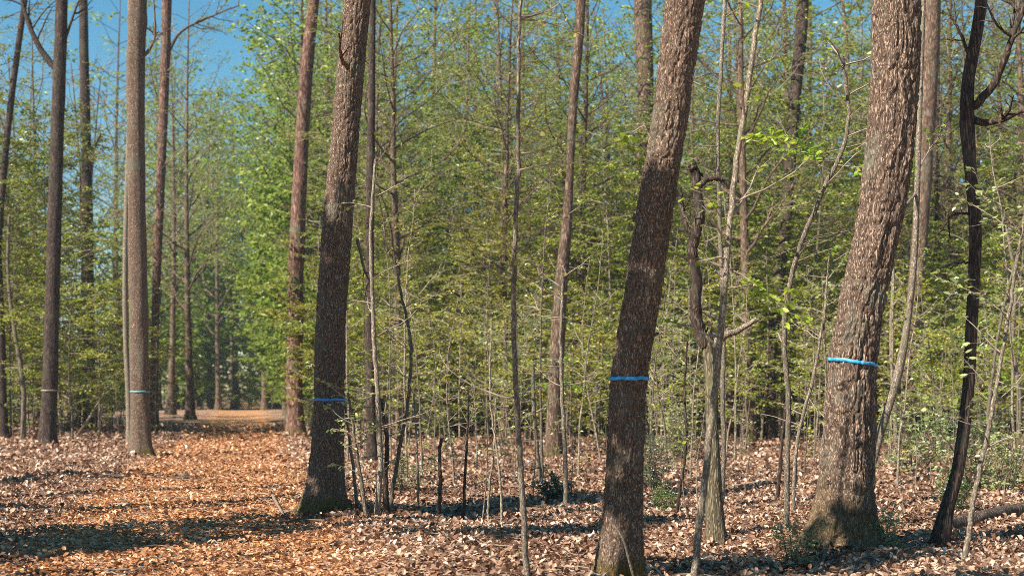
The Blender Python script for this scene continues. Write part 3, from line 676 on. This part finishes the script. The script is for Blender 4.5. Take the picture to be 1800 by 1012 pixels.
# broken snag: pale dead lower trunk, torn top, dark crooked upper stem and a side limb
def snag():
    D = depth(955); poly = [(1262, 962, 44), (1258, 930, 37), (1255, 860, 31), (1252, 760, 26), (1250, 660, 24), (1246, 612, 24), (1242, 592, 22)]
    P, R, base = big_trunk_points(poly, D, 0)
    root = thing('dead_tree', 'pale bare snag with torn top and dark crooked upper stem', 'tree', base)
    me, V, C, Rr = big_trunk_mesh(P, R, base, 'snag', 40, 20, 0.12, 4, 1.3, 0.16, broken=True); link('trunk', me, root)
    B = [dict(pix=[(1240, 606), (1228, 575), (1222, 530), (1224, 490), (1218, 440), (1222, 410), (1230, 385), (1226, 345), (1222, 305), (1216, 290)], r0=0.065, r1=0.045, mat='dark', tw=0),
         dict(pix=[(1226, 335), (1240, 316), (1258, 313), (1276, 316)], r0=0.04, r1=0.022, mat='dark', tw=1),
         dict(pix=[(1252, 610), (1272, 590), (1298, 580), (1330, 560)], r0=0.05, r1=0.022, mat='stem', tw=1),
         dict(pix=[(1222, 420), (1206, 395), (1198, 360), (1196, 330)], r0=0.035, r1=0.015, mat='dark', tw=1),
         dict(pix=[(1232, 592), (1226, 572), (1222, 560)], r0=0.05, r1=0.01, mat='snag', tw=0)]
    for b in B:
        pix = b.pop('pix'); link('branch', branch_mesh(pix, D, base, **b), root)
snag()

# ------------------------------------------------------------------ ribbons tied round the trunks
def ribbon(key, py, D, label, mat, hgt, slant=0.0, tail=0.0):
    V, C, base = ROUTE[key]
    z = W(0, py, D)[2] - base[2]
    S = V.shape[1]; th = np.arange(S) * 2 * math.pi / S
    pts = []
    for s in range(S):
        zz = z - slant * math.cos(th[s])
        col = V[:, s]; i = min(np.searchsorted(col[:, 2], zz), len(col) - 1); i = max(i, 1)
        fr = (zz - col[i - 1, 2]) / max(1e-6, col[i, 2] - col[i - 1, 2])
        pts.append(col[i - 1] * (1 - fr) + col[i] * fr)
    pts = np.array(pts); c = pts.mean(0); rad = pts - c; rad[:, 2] = 0
    r = np.linalg.norm(rad, axis=1)
    rs = np.max(np.stack([np.roll(r, k) for k in range(-3, 4)]), 0)      # tape spans the furrows
    dirn = rad / r[:, None]
    prof = [(0.002, -0.5), (0.007, -0.48), (0.008, 0.0), (0.007, 0.48), (0.002, 0.5)]
    wob = 0.003 * np.sin(th * 5) + 0.002 * np.sin(th * 11)
    rings = np.stack([np.stack([c[0] + dirn[:, 0] * (rs + o), c[1] + dirn[:, 1] * (rs + o), pts[:, 2] + h * hgt + wob], 1) for o, h in prof], 0)
    v = rings.reshape(-1, 3); n = len(prof)
    j = np.arange(S); j2 = (j + 1) % S
    f = np.concatenate([np.stack([k * S + j, k * S + j2, ((k + 1) % n) * S + j2, ((k + 1) % n) * S + j], 1) for k in range(n)])
    mb = MB(); mb.add(v - c, f)
    # knot with two short tails
    a = int(S * 0.68); q = np.array([dirn[a, 0] * (rs[a] + 0.008), dirn[a, 1] * (rs[a] + 0.008), pts[a, 2] - c[2]])
    tl = np.array([[q, q + [0.02, -0.012, -0.03], q + [0.028, -0.012, -0.07]], [q, q + [-0.018, -0.012, -0.02], q + [-0.024, -0.01, -0.05]]])
    if tail: mb.add(*tubes(tl, np.full((2, 3), 0.006), 5))
    o = link('marker_tape', mb.mesh('marker_tape', M[mat]), None, tuple(c + base))
    tag(o, label, 'tape', 'tapes tied round tree trunks')
ribbon('t1', 686, depth(782), 'thin faded grey tape on the dark slim trunk left of the path', 'grey_tape', 0.045)
ribbon('t2', 688, depth(803), 'frayed pale teal tape on the straight sunlit trunk', 'teal', 0.040)
ribbon('t4', 682, depth(770), 'thin greyish tape on the reddish trunk right of the path', 'grey_tape', 0.05)
ribbon('t5', 702, depth(905), 'thin dull blue tape on the flared oak beside the path', 'blue_dull', 0.034)
ribbon('t6', 665, depth(1014), 'narrow bright blue tape on the leaning shaded trunk', 'blue', 0.030)
ribbon('t7', 637, depth(962), 'wide bright blue tape slanting round the thick mossy oak', 'blue', 0.034, 0.034)

# ------------------------------------------------------------------ named saplings traced from the photo
def traced_sapling(label, pix, basey, w0, w1, leafy=0.3, leaf_m='leaf', tw=10, size=0.052, name='sapling', group='thin saplings among the trunks', mat='stem', dys=None, extra=()):
    D = depth(basey)
    P = np.array([W(px, py, D) for px, py in pix]); base = P[0].copy(); base[2] = float(gz(base[0], base[1])) - 0.03; P[0, 2] = base[2]
    if dys: P[:, 1] += np.linspace(0, dys, len(P))
    root = thing(name, label, 'sapling', base, group=group)
    C = catmull(P - base, 8); C[2:-1] += RNG.normal(0, 0.004, C[2:-1].shape)
    R = np.linspace(w0, w1, len(C)) / FPX * D / 2
    mb = MB(); v, f = tubes(C[None], R[None], 8); mb.add(v, f); link('trunk', mb.mesh('trunk', M[mat]), root)
    g = Growth(); L = np.linalg.norm(C[-1] - C[0])
    for i in range(tw):
        a, T = at_t(C, RNG.uniform(0.3, 1.0)); az = RNG.uniform(0, 6.28)
        spray(g, a, [math.cos(az), math.sin(az) * 0.7, RNG.uniform(0.1, 0.7)], RNG.uniform(0.25, 0.7) * min(1.2, L / 2.5), max(0.003, R[-1] * 0.5), leafy, n_sub=4)
    for (px, py, qx, qy, lf, nn) in extra:          # big leafy side branches
        a = W(px, py, D) - base; b = W(qx, qy, D - 0.5) - base
        spray(g, a, b - a, np.linalg.norm(b - a), 0.006, lf, n_sub=nn)
    mb = MB(); g.tubes_to(mb, 0, 4); g.leaves_to(mb, 1, size, shape=6)
    if mb.n: link('crown', mb.mesh('crown', [M['twig'], M[leaf_m]], False), root)
    return root

TS = traced_sapling
TS('short thin sapling leaning toward the flared oak, rightmost of its twin', [(646, 920), (634, 840), (622, 760), (612, 690)], 920, 8, 4, 1.3, 'leaf_pale', 11)
TS('short thin sapling touching the right root of the flared oak', [(628, 902), (622, 830), (613, 760), (604, 700), (590, 640)], 902, 7, 3, 1.4, 'leaf_pale', 12)
TS('pale tall sapling standing right of the flared oak', [(662, 918), (668, 820), (664, 700), (656, 560), (652, 420), (660, 280)], 918, 11, 5, 0.3, 'leaf', 10)
TS('dark twin stem beside the pale tall sapling right of the flared oak', [(680, 912), (677, 840), (680, 780), (670, 700)], 912, 12, 5, 0.2, 'leaf', 4, mat='dark')
TS('bent grey sapling curving right then back, right of the flared oak', [(687, 908), (690, 860), (704, 780), (718, 700), (722, 600), (706, 520), (690, 440)], 908, 8, 4, 0.5, 'leaf', 9)
TS('straight bare seedling in sunlit leaves midway right of the flared oak', [(735, 892), (735, 840), (732, 770), (728, 690)], 892, 5, 3, 0.2, 'leaf', 4)
TS('knotty dark seedling with tuft of leaves, centre left', [(770, 908), (774, 850), (772, 800), (776, 770)], 908, 8, 5, 0.9, 'leaf_bush', 5, mat='dark')
TS('straight dark seedling right of the knotty tufted one', [(815, 905), (817, 840), (822, 760), (824, 680)], 905, 6, 3, 0.2, 'leaf', 4, mat='dark')
TS('thin upright seedling left of the tall front sapling, nearer one', [(858, 922), (860, 860), (868, 790), (872, 700)], 922, 5, 3, 0.3, 'leaf', 5)
TS('thin seedling almost touching the tall front sapling', [(882, 925), (880, 850), (872, 780), (862, 700), (864, 560)], 925, 5, 3, 0.3, 'leaf', 6)
TS('tall thin front sapling rising from the bottom edge centre to the treetops', [(927, 1030), (922, 940), (915, 820), (908, 700), (903, 560), (906, 420), (911, 260), (912, 100), (916, -30)], 1028, 12, 6, 0.35, 'leaf', 16, extra=[(906, 420), ] and [(905, 440, 800, 380, 0.6, 9), (908, 300, 1010, 260, 0.5, 8)])
TS('pale sapling with broken white tip left of the brown slender trunk', [(952, 852), (944, 790), (938, 700), (937, 640)], 852, 9, 6, 0.1, 'leaf', 3)
TS('pale straight sapling in front of the brown slender trunk', [(995, 892), (993, 800), (988, 690), (986, 600), (990, 480)], 892, 9, 5, 0.3, 'leaf', 7)
TS('thin dark sapling between leaning trunk and pale snag', [(1188, 912), (1197, 850), (1206, 780), (1203, 690), (1208, 600)], 912, 7, 3, 0.3, 'leaf', 6, mat='dark')
TS('tall whip-like sapling slanting right across the pale snag', [(1219, 1020), (1232, 900), (1248, 760), (1264, 620), (1276, 470), (1290, 330), (1308, 200), (1326, 80), (1342, -30)], 1016, 14, 9, 0.5, 'leaf_fresh', 10, size=0.065, extra=[(1276, 470, 1400, 540, 2.2, 12), (1300, 240, 1400, 290, 2.2, 9), (1284, 400, 1180, 340, 0.5, 8)])
TS('second whip-like sapling just right of the pale snag', [(1268, 890), (1272, 800), (1270, 700), (1272, 560), (1266, 420), (1262, 250), (1270, 80), (1275, -20)], 890, 9, 7, 0.3, 'leaf', 10)
TS('short dark sapling in front of the dark knotted trunk', [(1366, 872), (1372, 810), (1378, 740), (1384, 690)], 872, 8, 4, 0.4, 'leaf', 5, mat='dark')
TS('pale crooked sapling arching right toward the mossy oak', [(1382, 935), (1384, 830), (1386, 700), (1378, 580), (1398, 460), (1440, 350), (1478, 270), (1492, 200), (1480, 100)], 935, 11, 7, 0.5, 'leaf_fresh', 10, size=0.065, extra=[(1460, 300, 1330, 272, 2.2, 10), (1470, 290, 1600, 278, 2.2, 12), (1440, 350, 1330, 420, 0.3, 7), (1400, 460, 1520, 400, 0.2, 6)])
TS('thin pale sapling leaning right beside the arching one', [(1394, 905), (1396, 840), (1404, 760), (1430, 660), (1447, 560), (1456, 480)], 905, 8, 4, 0.4, 'leaf', 8)
TS('pale white-barked sapling slanting right in front of the crooked dark trunk', [(1692, 998), (1706, 920), (1716, 850), (1736, 760), (1754, 670), (1772, 560), (1786, 470), (1800, 380)], 998, 11, 5, 1.2, 'leaf_pale', 14, size=0.06, extra=[(1735, 770, 1640, 700, 0.6, 8), (1754, 670, 1820, 690, 0.6, 8)])
TS('thin grey sapling near the right edge behind the white-barked one', [(1742, 842), (1735, 780), (1742, 680), (1760, 560), (1790, 440)], 842, 8, 4, 0.6, 'leaf_pale', 9)
TS('pale crooked sapling at the lower left edge', [(40, 772), (42, 700), (36, 640), (24, 570), (14, 480), (16, 380)], 772, 10, 5, 0.4, 'leaf', 8)
TS('light grey sapling just right of the thick mossy oak', [(1577, 815), (1572, 700), (1566, 600), (1570, 480), (1562, 380)], 815, 9, 5, 0.3, 'leaf', 7)
TS('thin sapling standing in front of the mossy oak left root', [(1436, 905), (1444, 800), (1452, 690), (1449, 560), (1458, 450)], 905, 6, 3, 0.5, 'leaf', 7)
TS('white twisting sapling near right edge, back row', [(1788, 800), (1792, 700), (1780, 600), (1784, 500), (1770, 400)], 800, 10, 6, 0.4, 'leaf', 7)

# ------------------------------------------------------------------ logs, sticks and small ground things
def log_thing(name, label, cat, pts, r, mat, sides=14, stub=True):
    P = np.array(pts, float); base = P.mean(0); base[2] = P[:, 2].min()
    C = catmull(P - base, 8); R = np.interp(np.linspace(0, 1, len(C)), np.linspace(0, 1, len(r)), r)
    v, f = tubes(C[None], R[None], sides); c = np.repeat(C, sides, 0)
    v = c + (v - c) * (1 + 0.35 * (vnoise(v * 14) - 0.5))[:, None]
    mb = MB(); mb.add(v, f)
    for e in (0, len(C) - 1):                       # closed ends
        ring = e * sides + np.arange(sides)
        mb.v.append(C[e][None].astype(np.float32)); mb.a.append(np.zeros(1, np.float32)); ci = mb.n; mb.n += 1
        fc = np.stack([ring[0::2], ring[1::2], np.roll(ring[0::2], -1), np.full(sides // 2, ci)], 1)
        mb.f.append(fc.astype(np.int32)); mb.m.append(np.zeros(len(fc), np.int32))
    o = link(name, mb.mesh(name, M[mat]), None, tuple(base)); tag(o, label, cat)
    return o
def onground(px, py, lift=0.03):
    D = depth(py); p = W(px, py, D); p[2] = float(gz(p[0], p[1])) + lift; return p
log_thing('fallen_log', 'dark rotting log lying right of the crooked dark trunk', 'log', [onground(1664, 928, .08), onground(1720, 922, .08), onground(1780, 912, .09), onground(1850, 906, .09)], [0.09, 0.085, 0.08, 0.07], 'moss_log')
log_thing('fallen_log', 'thin dark log on the leaves behind the leaning trunk', 'log', [onground(1128, 862, .07), onground(1190, 856, .06), onground(1270, 852, .06), onground(1368, 856, .05)], [0.05, 0.05, 0.045, 0.03], 'moss_log')
log_thing('fallen_branch', 'whitish broken stick beside the left root of the flared oak', 'stick', [onground(478, 884, .10), onground(490, 900, .06), onground(500, 915, .05)], [0.02, 0.018, 0.01], 'stem')
log_thing('fallen_branch', 'dark stick on soil right of the flared oak foot', 'stick', [onground(498, 930, .05), onground(560, 918, .05), onground(640, 916, .05)], [0.03, 0.03, 0.015], 'moss_log')
log_thing('fallen_branch', 'grey stick slanting over leaves before the mossy oak', 'stick', [onground(1440, 1000, .04), onground(1462, 962, .10), onground(1500, 900, .22)], [0.016, 0.014, 0.008], 'stem')
D7 = depth(985)
D6 = depth(1020)
log_thing('fallen_branch', 'pale bent twig leaning on the foot of the leaning trunk', 'twig', [W(1116, 1022, D6 - .4), W(1106, 985, D6 - .42), W(1094, 945, D6 - .40), W(1070, 912, D6 - .34)], [0.010, 0.010, 0.009, 0.006], 'stem')
log_thing('fallen_branch', 'dead branch leaning up left of the straight sunlit trunk', 'branch', [onground(136, 768, .0), W(150, 745, 42), W(165, 720, 42), W(178, 700, 42)], [0.05, 0.045, 0.04, 0.02], 'stem')
hero('tree_stump', 'mossy brown stump at the right edge', [(1806, 845, 60), (1806, 815, 50), (1805, 785, 46), (1804, 762, 44)], 843, 'oak_big', None, sides=32, per=10, ph=0.6, flare=0.5, top=0, cat='stump')

def place(proto, pname, name, label, cat, px, py, rz, sc, group=None):
    D = depth(py); p = W(px, py, D)
    r = thing(name, label, cat, (p[0], p[1], float(gz(p[0], p[1])) - 0.03), rz, group, sc)
    link(pname, proto[0], r); link('crown', proto[1], r)
    return r
place(PH[1], 'stem', 'evergreen_shrub', 'low glossy dark green shrub on leaves beside the pale straight sapling', 'shrub', 966, 884, 0.3, 0.95)
place(PH[2], 'stem', 'evergreen_shrub', 'dark green shrub poking out right of the leaning trunk', 'shrub', 1150, 866, 1.3, 0.55)
place(PH[0], 'stem', 'green_shrub', 'bright green undergrowth bush centre, left one of the pair', 'shrub', 745, 768, 0.3, 1.25)
place(PH[0], 'stem', 'green_shrub', 'bright green undergrowth bush centre, right one of the pair', 'shrub', 806, 764, 2.3, 1.35)
place(PH[2], 'stem', 'evergreen_shrub', 'dark evergreen bush behind the bright green undergrowth', 'shrub', 835, 756, 2.0, 1.9)
place(PH[0], 'stem', 'green_shrub', 'green bush between brown slender trunk and leaning trunk', 'shrub', 1035, 770, 4.3, 1.2)
place(PH[3], 'stem', 'pale_shrub', 'pale leafed bush right of the thick mossy oak', 'shrub', 1604, 838, 0.7, 1.25)
place(PH[3], 'stem', 'pale_shrub', 'pale leafed bush beside the crooked dark trunk', 'shrub', 1706, 856, 3.7, 1.1)
place(PH[3], 'stem', 'pale_shrub', 'pale leafed bush between the snag and leaning trunk', 'shrub', 1185, 812, 5.0, 1.2)
place(PH[3], 'stem', 'pale_shrub', 'small pale plant low before the mossy oak left side', 'shrub', 1392, 985, 5.7, 0.42)
place(PH[0], 'stem', 'green_shrub', 'small green shrub beside the crooked dark trunk base', 'shrub', 1684, 905, 1.7, 0.5)
place(PH[3], 'stem', 'pale_shrub', 'small pale plant before the mossy oak right side', 'shrub', 1556, 968, 2.7, 0.4)
place(PH[0], 'stem', 'green_shrub', 'small green plant between leaning trunk and pale snag', 'shrub', 1172, 905, 2.2, 0.35)
place(PH[3], 'stem', 'pale_shrub', 'pale leafed plant just right of the sapling cluster beside the flared oak', 'shrub', 712, 872, 0.2, 0.55)
place(PH[3], 'stem', 'pale_shrub', 'pale leafed bush at the right edge near the stump', 'shrub', 1770, 868, 1.2, 0.9)
place(PH[0], 'stem', 'green_shrub', 'dim bush at the far left beyond the banded trees', 'shrub', 118, 762, 1.2, 0.9)

# ------------------------------------------------------------------ the wood between and behind
LAND = [(-300, 'left frame edge'), (84, 'dark banded trunk'), (251, 'sunlit banded trunk'), (330, 'path'), (522, 'reddish trunk'), (640, 'flared oak'), (972, 'brown slender trunk'), (1092, 'leaning trunk'), (1260, 'pale snag'), (1485, 'mossy oak'), (1700, 'crooked dark trunk'), (2100, 'right frame edge')]
ORD = 'first second third fourth fifth sixth seventh eighth ninth tenth eleventh twelfth thirteenth fourteenth fifteenth sixteenth seventeenth eighteenth nineteenth twentieth'.split()
def blocked(px, D, keep=0.9):
    x = (px - 900) / FPX * D; u = x - PATH_K * D
    if abs(px - 1358) < 34 and D < 41: return True          # keeps the knotted brown trunk in view
    return -2.6 - keep * 0.3 - 0.14 * max(0, D - 44) < u < 1.5 + keep * 0.3
def gather(n, ylo, yhi, seed, xr=(-160, 1960), mind=1.0, near_path=0.9, bias=1.0):
    rg = np.random.default_rng(seed); out = []; tries = 0
    while len(out) < n and tries < 20000:
        tries += 1
        px = rg.uniform(*xr); D = depth(yhi) + (depth(ylo) - depth(yhi)) * rg.random() ** bias
        if blocked(px, D, near_path): continue
        x = (px - 900) / FPX * D
        if any((x - a) ** 2 + (D - b) ** 2 < mind ** 2 for a, b, _ in out): continue
        out.append((x, D, px))
    return out
def populate(spots, protos, pname, name, kinds, cat, group, smin, smax, seed):
    rg = np.random.default_rng(seed); roots = {}
    cnt = {}
    for x, y, px in sorted(spots, key=lambda s: s[2]):
        k = int(rg.integers(len(protos)))
        i = max(j for j in range(len(LAND) - 1) if LAND[j][0] <= px or j == 0)
        c = cnt[(k, i)] = cnt.get((k, i), 0) + 1
        a, b = LAND[i][1], LAND[i + 1][1]
        lab = f'{kinds[k]}, {ORD[min(c, 20) - 1]} from left between {a} and {b}'
        loc = (x, y, float(gz(x, y)) - 0.04); rz = rg.uniform(0, 6.28); sc = rg.uniform(smin, smax)
        if k not in roots:
            r = thing(name, lab, cat, loc, rz, group, sc); link(pname, protos[k][0], r); link('crown', protos[k][1], r); roots[k] = r
        else:
            r = dup(roots[k], loc, rz, sc, lab, group)
        r.rotation_euler = (rg.normal(0, 0.03), rg.normal(0.02, 0.03), rz)
populate(gather(80, 748, 786, 3, mind=1.4, bias=0.8), PU, 'trunk', 'understory_tree',
         ['bushy olive understory tree', 'tall olive understory tree', 'low green understory tree', 'tall wide green understory tree', 'sparse olive understory tree'], 'tree', 'leafy understory trees', 0.8, 1.15, 11)
populate(gather(104, 756, 800, 41, (600, 1960), 0.75, 1.0, 1.1), PY, 'trunk', 'young_tree',
         ['bushy young olive tree', 'taller young olive tree', 'short bright green young tree', 'sparse pale young tree'], 'young tree', 'young leafy trees at the edge of the clearing', 0.75, 1.2, 42)
populate(gather(26, 744, 768, 43, (-80, 520), 0.9, 0.4, 1.0), PY, 'trunk', 'young_tree',
         ['bushy young olive tree', 'taller young olive tree', 'short bright green young tree', 'sparse pale young tree'], 'young tree', 'young leafy trees at the edge of the clearing', 0.85, 1.35, 44)
populate(gather(72, 742, 778, 5, mind=1.6), PP, 'trunk', 'forest_tree',
         ['brown forest tree', 'dark budding forest tree', 'tall brown forest tree', 'slim budding forest tree'], 'tree', 'tall forest trees behind', 0.85, 1.15, 12)
populate(gather(100, 768, 868, 8, (560, 1900), 0.6, 1.4), PS, 'trunk', 'sapling',
         ['thin grey sapling', 'taller leafy sapling', 'short thin sapling', 'nearly bare sapling', 'tall slim sapling'], 'sapling', 'thin saplings among the trunks', 0.75, 1.2, 13)
populate(gather(16, 752, 775, 18, (-60, 235), 0.8, 1.0), PS, 'trunk', 'sapling',
         ['thin distant sapling', 'leafy distant sapling', 'short distant sapling', 'nearly bare distant sapling', 'tall slim distant sapling'], 'sapling', 'thin saplings among the trunks', 0.8, 1.2, 14)
populate(gather(52, 790, 935, 9, (600, 1860), 0.5, 1.4), PD, 'trunk', 'seedling',
         ['wispy seedling', 'bare whip seedling', 'pale leafed seedling'], 'seedling', 'seedlings in the leaf litter', 0.7, 1.15, 15)

populate(gather(34, 744, 772, 31, (-60, 1900), 1.0, 1.0), [PH[0], PH[3], PU[2]], 'stem', 'woodland_shrub',
         ['dense green bush', 'pale airy bush', 'bushy young tree'], 'shrub', 'bushes along the back of the clearing', 0.8, 1.5, 32)
for px, D, k, sc, lab in [(335, 74, 0, 1.35, 'tall tree at the left edge of the far path'), (300, 90, 2, 1.3, 'tall tree behind the one at the left edge of the far path'), (512, 78, 2, 1.2, 'tall tree at the right edge of the far path behind the reddish trunk'),
                          (372, 121, 0, 1.65, 'faint tall tree past the path end, left of three'), (412, 126, 2, 1.35, 'faint tall tree past the path end, middle of three'), (470, 122, 0, 1.4, 'faint tall tree past the path end, right of three')]:
    r = thing('forest_tree', lab, 'tree', ((px - 900) / FPX * D, D, -0.05), px, 'tall forest trees behind', sc)
    link('trunk', PP[k][0], r); link('crown', PP[k][1], r)
# trees standing outside the frame to the left and behind: their stems and crowns throw the shade seen on trunks and path
def side_tree(x, y, proto, sc, rz, label):
    r = thing('forest_tree', label, 'tree', (x, y, float(gz(x, y)) - 0.04), rz, 'trees standing outside the frame', sc)
    link('trunk', proto[0], r); link('crown', proto[1], r)

SH = np.array([math.sin(SUN_AZ), math.cos(SUN_AZ)])
def upsun(x, y, d): return x + SH[0] * d, y + SH[1] * d
side_tree(*upsun(0.95, 11.1, 6.2), PX[0], 1.0, 0.4, 'leafy tree left of the frame shading the leaning trunk')
side_tree(*upsun(-2.25, 16.7, 8.0), PX[1], 1.0, 2.4, 'leafy tree left of the frame shading the flared oak')
side_tree(*upsun(-3.0, 14.3, 5.4), PX[3], 1.0, 2.4, 'bushy tree left of the frame whose shadow crosses the path')
side_tree(*upsun(-4.6, 13.5, 4.4), PX[3], 0.95, 4.4, 'second bushy tree left of the frame whose shadow crosses the path')
side_tree(*upsun(-4.3, 17.6, 6.4), PX[2], 0.9, 0.2, 'stout tree left of the frame throwing a stripe across the mid path')
side_tree(*upsun(-5.0, 20.6, 6.6), PX[2], 0.8, 3.3, 'stout tree left of the frame throwing the farther path stripe')
side_tree(*upsun(-5.4, 24.5, 7.5), PX[3], 1.0, 1.3, 'bushy tree left of the frame shading the far path')
side_tree(*upsun(-4.3, 12.9, 4.6), PX[3], 0.95, 5.4, 'low bushy tree left of the camera shading the near path edge')
side_tree(*upsun(-2.6, 15.6, 4.9), PX[3], 1.0, 3.0, 'bushy tree left of the frame whose shade reaches the flared oak')
side_tree(*upsun(3.0, 16.0, 11.0), PX[0], 1.0, 1.9, 'leafy tree left of the frame dappling the litter behind the snag')
side_tree(*upsun(1.0, 19.0, 9.5), PX[0], 1.0, 5.1, 'leafy tree left of the frame dappling the litter beyond the flared oak')
side_tree(*upsun(-3.6, 13.2, 6.0), PX[2], 1.0, 1.1, 'stout tree left of the frame shading the near path')
side_tree(*upsun(5.4, 11.9, 11.2), PX[0], 0.95, 2.1, 'leafy tree beside the camera dappling the right litter')

# far-off wood that closes the view: reads as one mass
def far_wood():
    mb = MB(); rg = np.random.default_rng(21)
    src = []
    for me in [p for p in PU[:4]] + [PP[0], PP[2], PP[3]]:
        tr, cr = me
        def arr(m):
            v = np.empty(len(m.vertices) * 3, np.float32); m.vertices.foreach_get('co', v)
            f = np.empty(len(m.loops), np.int32); m.loops.foreach_get('vertex_index', f)
            mi = np.empty(len(m.polygons), np.int32); m.polygons.foreach_get('material_index', mi)
            a = np.empty(len(m.vertices), np.float32); m.attributes['var'].data.foreach_get('value', a)
            return v.reshape(-1, 3), f.reshape(-1, 4), mi, a
        tv, tf, _, ta = arr(tr)
        cv, cf, cm, ca = arr(cr)
        lf = cf[cm == 1]; lf = lf[rg.random(len(lf)) < 2600 / len(lf)]           # fewer, larger leaves at this distance
        q = cv[lf]; ctr = q.mean(1, keepdims=True); q = ctr + (q - ctr) * 2.4
        tw = cf[cm == 0]; tw = tw[:0]
        print('leaves', len(cf[cm == 1])); src.append((tv, tf, q.reshape(-1, 3), np.arange(len(lf) * 4).reshape(-1, 4), np.repeat(ca[lf[:, 0]], 4)))
    n = 0
    while n < 290:
        D = 60 + 62 * rg.random() ** 1.2; px = rg.uniform(-250, 2050); end = n < 64
        if end: D = rg.uniform(114, 185); px = rg.uniform(200, 620)          # the wood beyond the bend closes the path
        elif n < 90: px = rg.uniform(380, 640)
        x = (px - 900) / FPX * D
        u = x - PATH_K * D
        if D < 112 and (-24.0 if D > 84 else -10.0 if D > 60 else -3.4) < u < 2.0: continue
        k = (n % 7) if end else int(rg.integers(len(src))); tv, tf, lv, lf, la = src[k]
        a = rg.uniform(0, 6.28); s = rg.uniform(1.0, 1.5) * (1.45 if end else 1); c_, s_ = math.cos(a) * s, math.sin(a) * s
        Rm = np.array([[c_, -s_, 0], [s_, c_, 0], [0, 0, s]]); o = np.array([x, D, 0])
        mb.add(tv @ Rm.T + o, tf, 0); mb.add(lv @ Rm.T + o, lf, 1, la); n += 1
    for q in range(190):
        end = q < 70
        D = rg.uniform(118, 175) if end else rg.uniform(62, 118); px = rg.uniform(240, 620) if end else rg.uniform(-250, 2050)
        x = (px - 900) / FPX * D; u = x - PATH_K * D
        if D < 117 and (-7.0 if D > 60 else -3.2) < u < 2.0: continue
        tv, tf, lv, lf, la = src[int(rg.integers(4))]
        a = rg.uniform(0, 6.28); sx = rg.uniform(0.5, 0.8); sz = rg.uniform(0.25, 0.5); c_, s_ = math.cos(a) * sx, math.sin(a) * sx
        Rm = np.array([[c_, -s_, 0], [s_, c_, 0], [0, 0, sz]]); o = np.array([x, D, -0.2])
        mb.add(tv @ Rm.T + o, tf, 0); mb.add(lv @ Rm.T + o, lf, 1, la)
    tag(link('distant_woodland', mb.mesh('distant_woodland', [M['brown'], M['leaf_far']], False)), 'far-off green wood closing the view beyond the path', 'woodland', kind='stuff')
far_wood()

def haze():
    mb = MB(); x0, x1, y0, y1, z0, z1 = -120, 120, -30, 240, -1.2, 45
    v = [(x, y, z) for z in (z0, z1) for y in (y0, y1) for x in (x0, x1)]
    mb.add(v, [(0, 2, 3, 1), (4, 5, 7, 6), (0, 1, 5, 4), (2, 6, 7, 3), (0, 4, 6, 2), (1, 3, 7, 5)])
    m, nt, N, Lk = new_mat('haze'); p = N.new('ShaderNodeVolumePrincipled'); p.inputs['Density'].default_value = 0.0005
    p.inputs['Color'].default_value = (0.72, 0.86, 0.97, 1); p.inputs['Anisotropy'].default_value = 0.2
    o = N.new('ShaderNodeOutputMaterial'); Lk.new(p.outputs[0], o.inputs['Volume'])
    tag(link('haze', mb.mesh('haze', m, False)), None, None, kind='stuff')
haze()
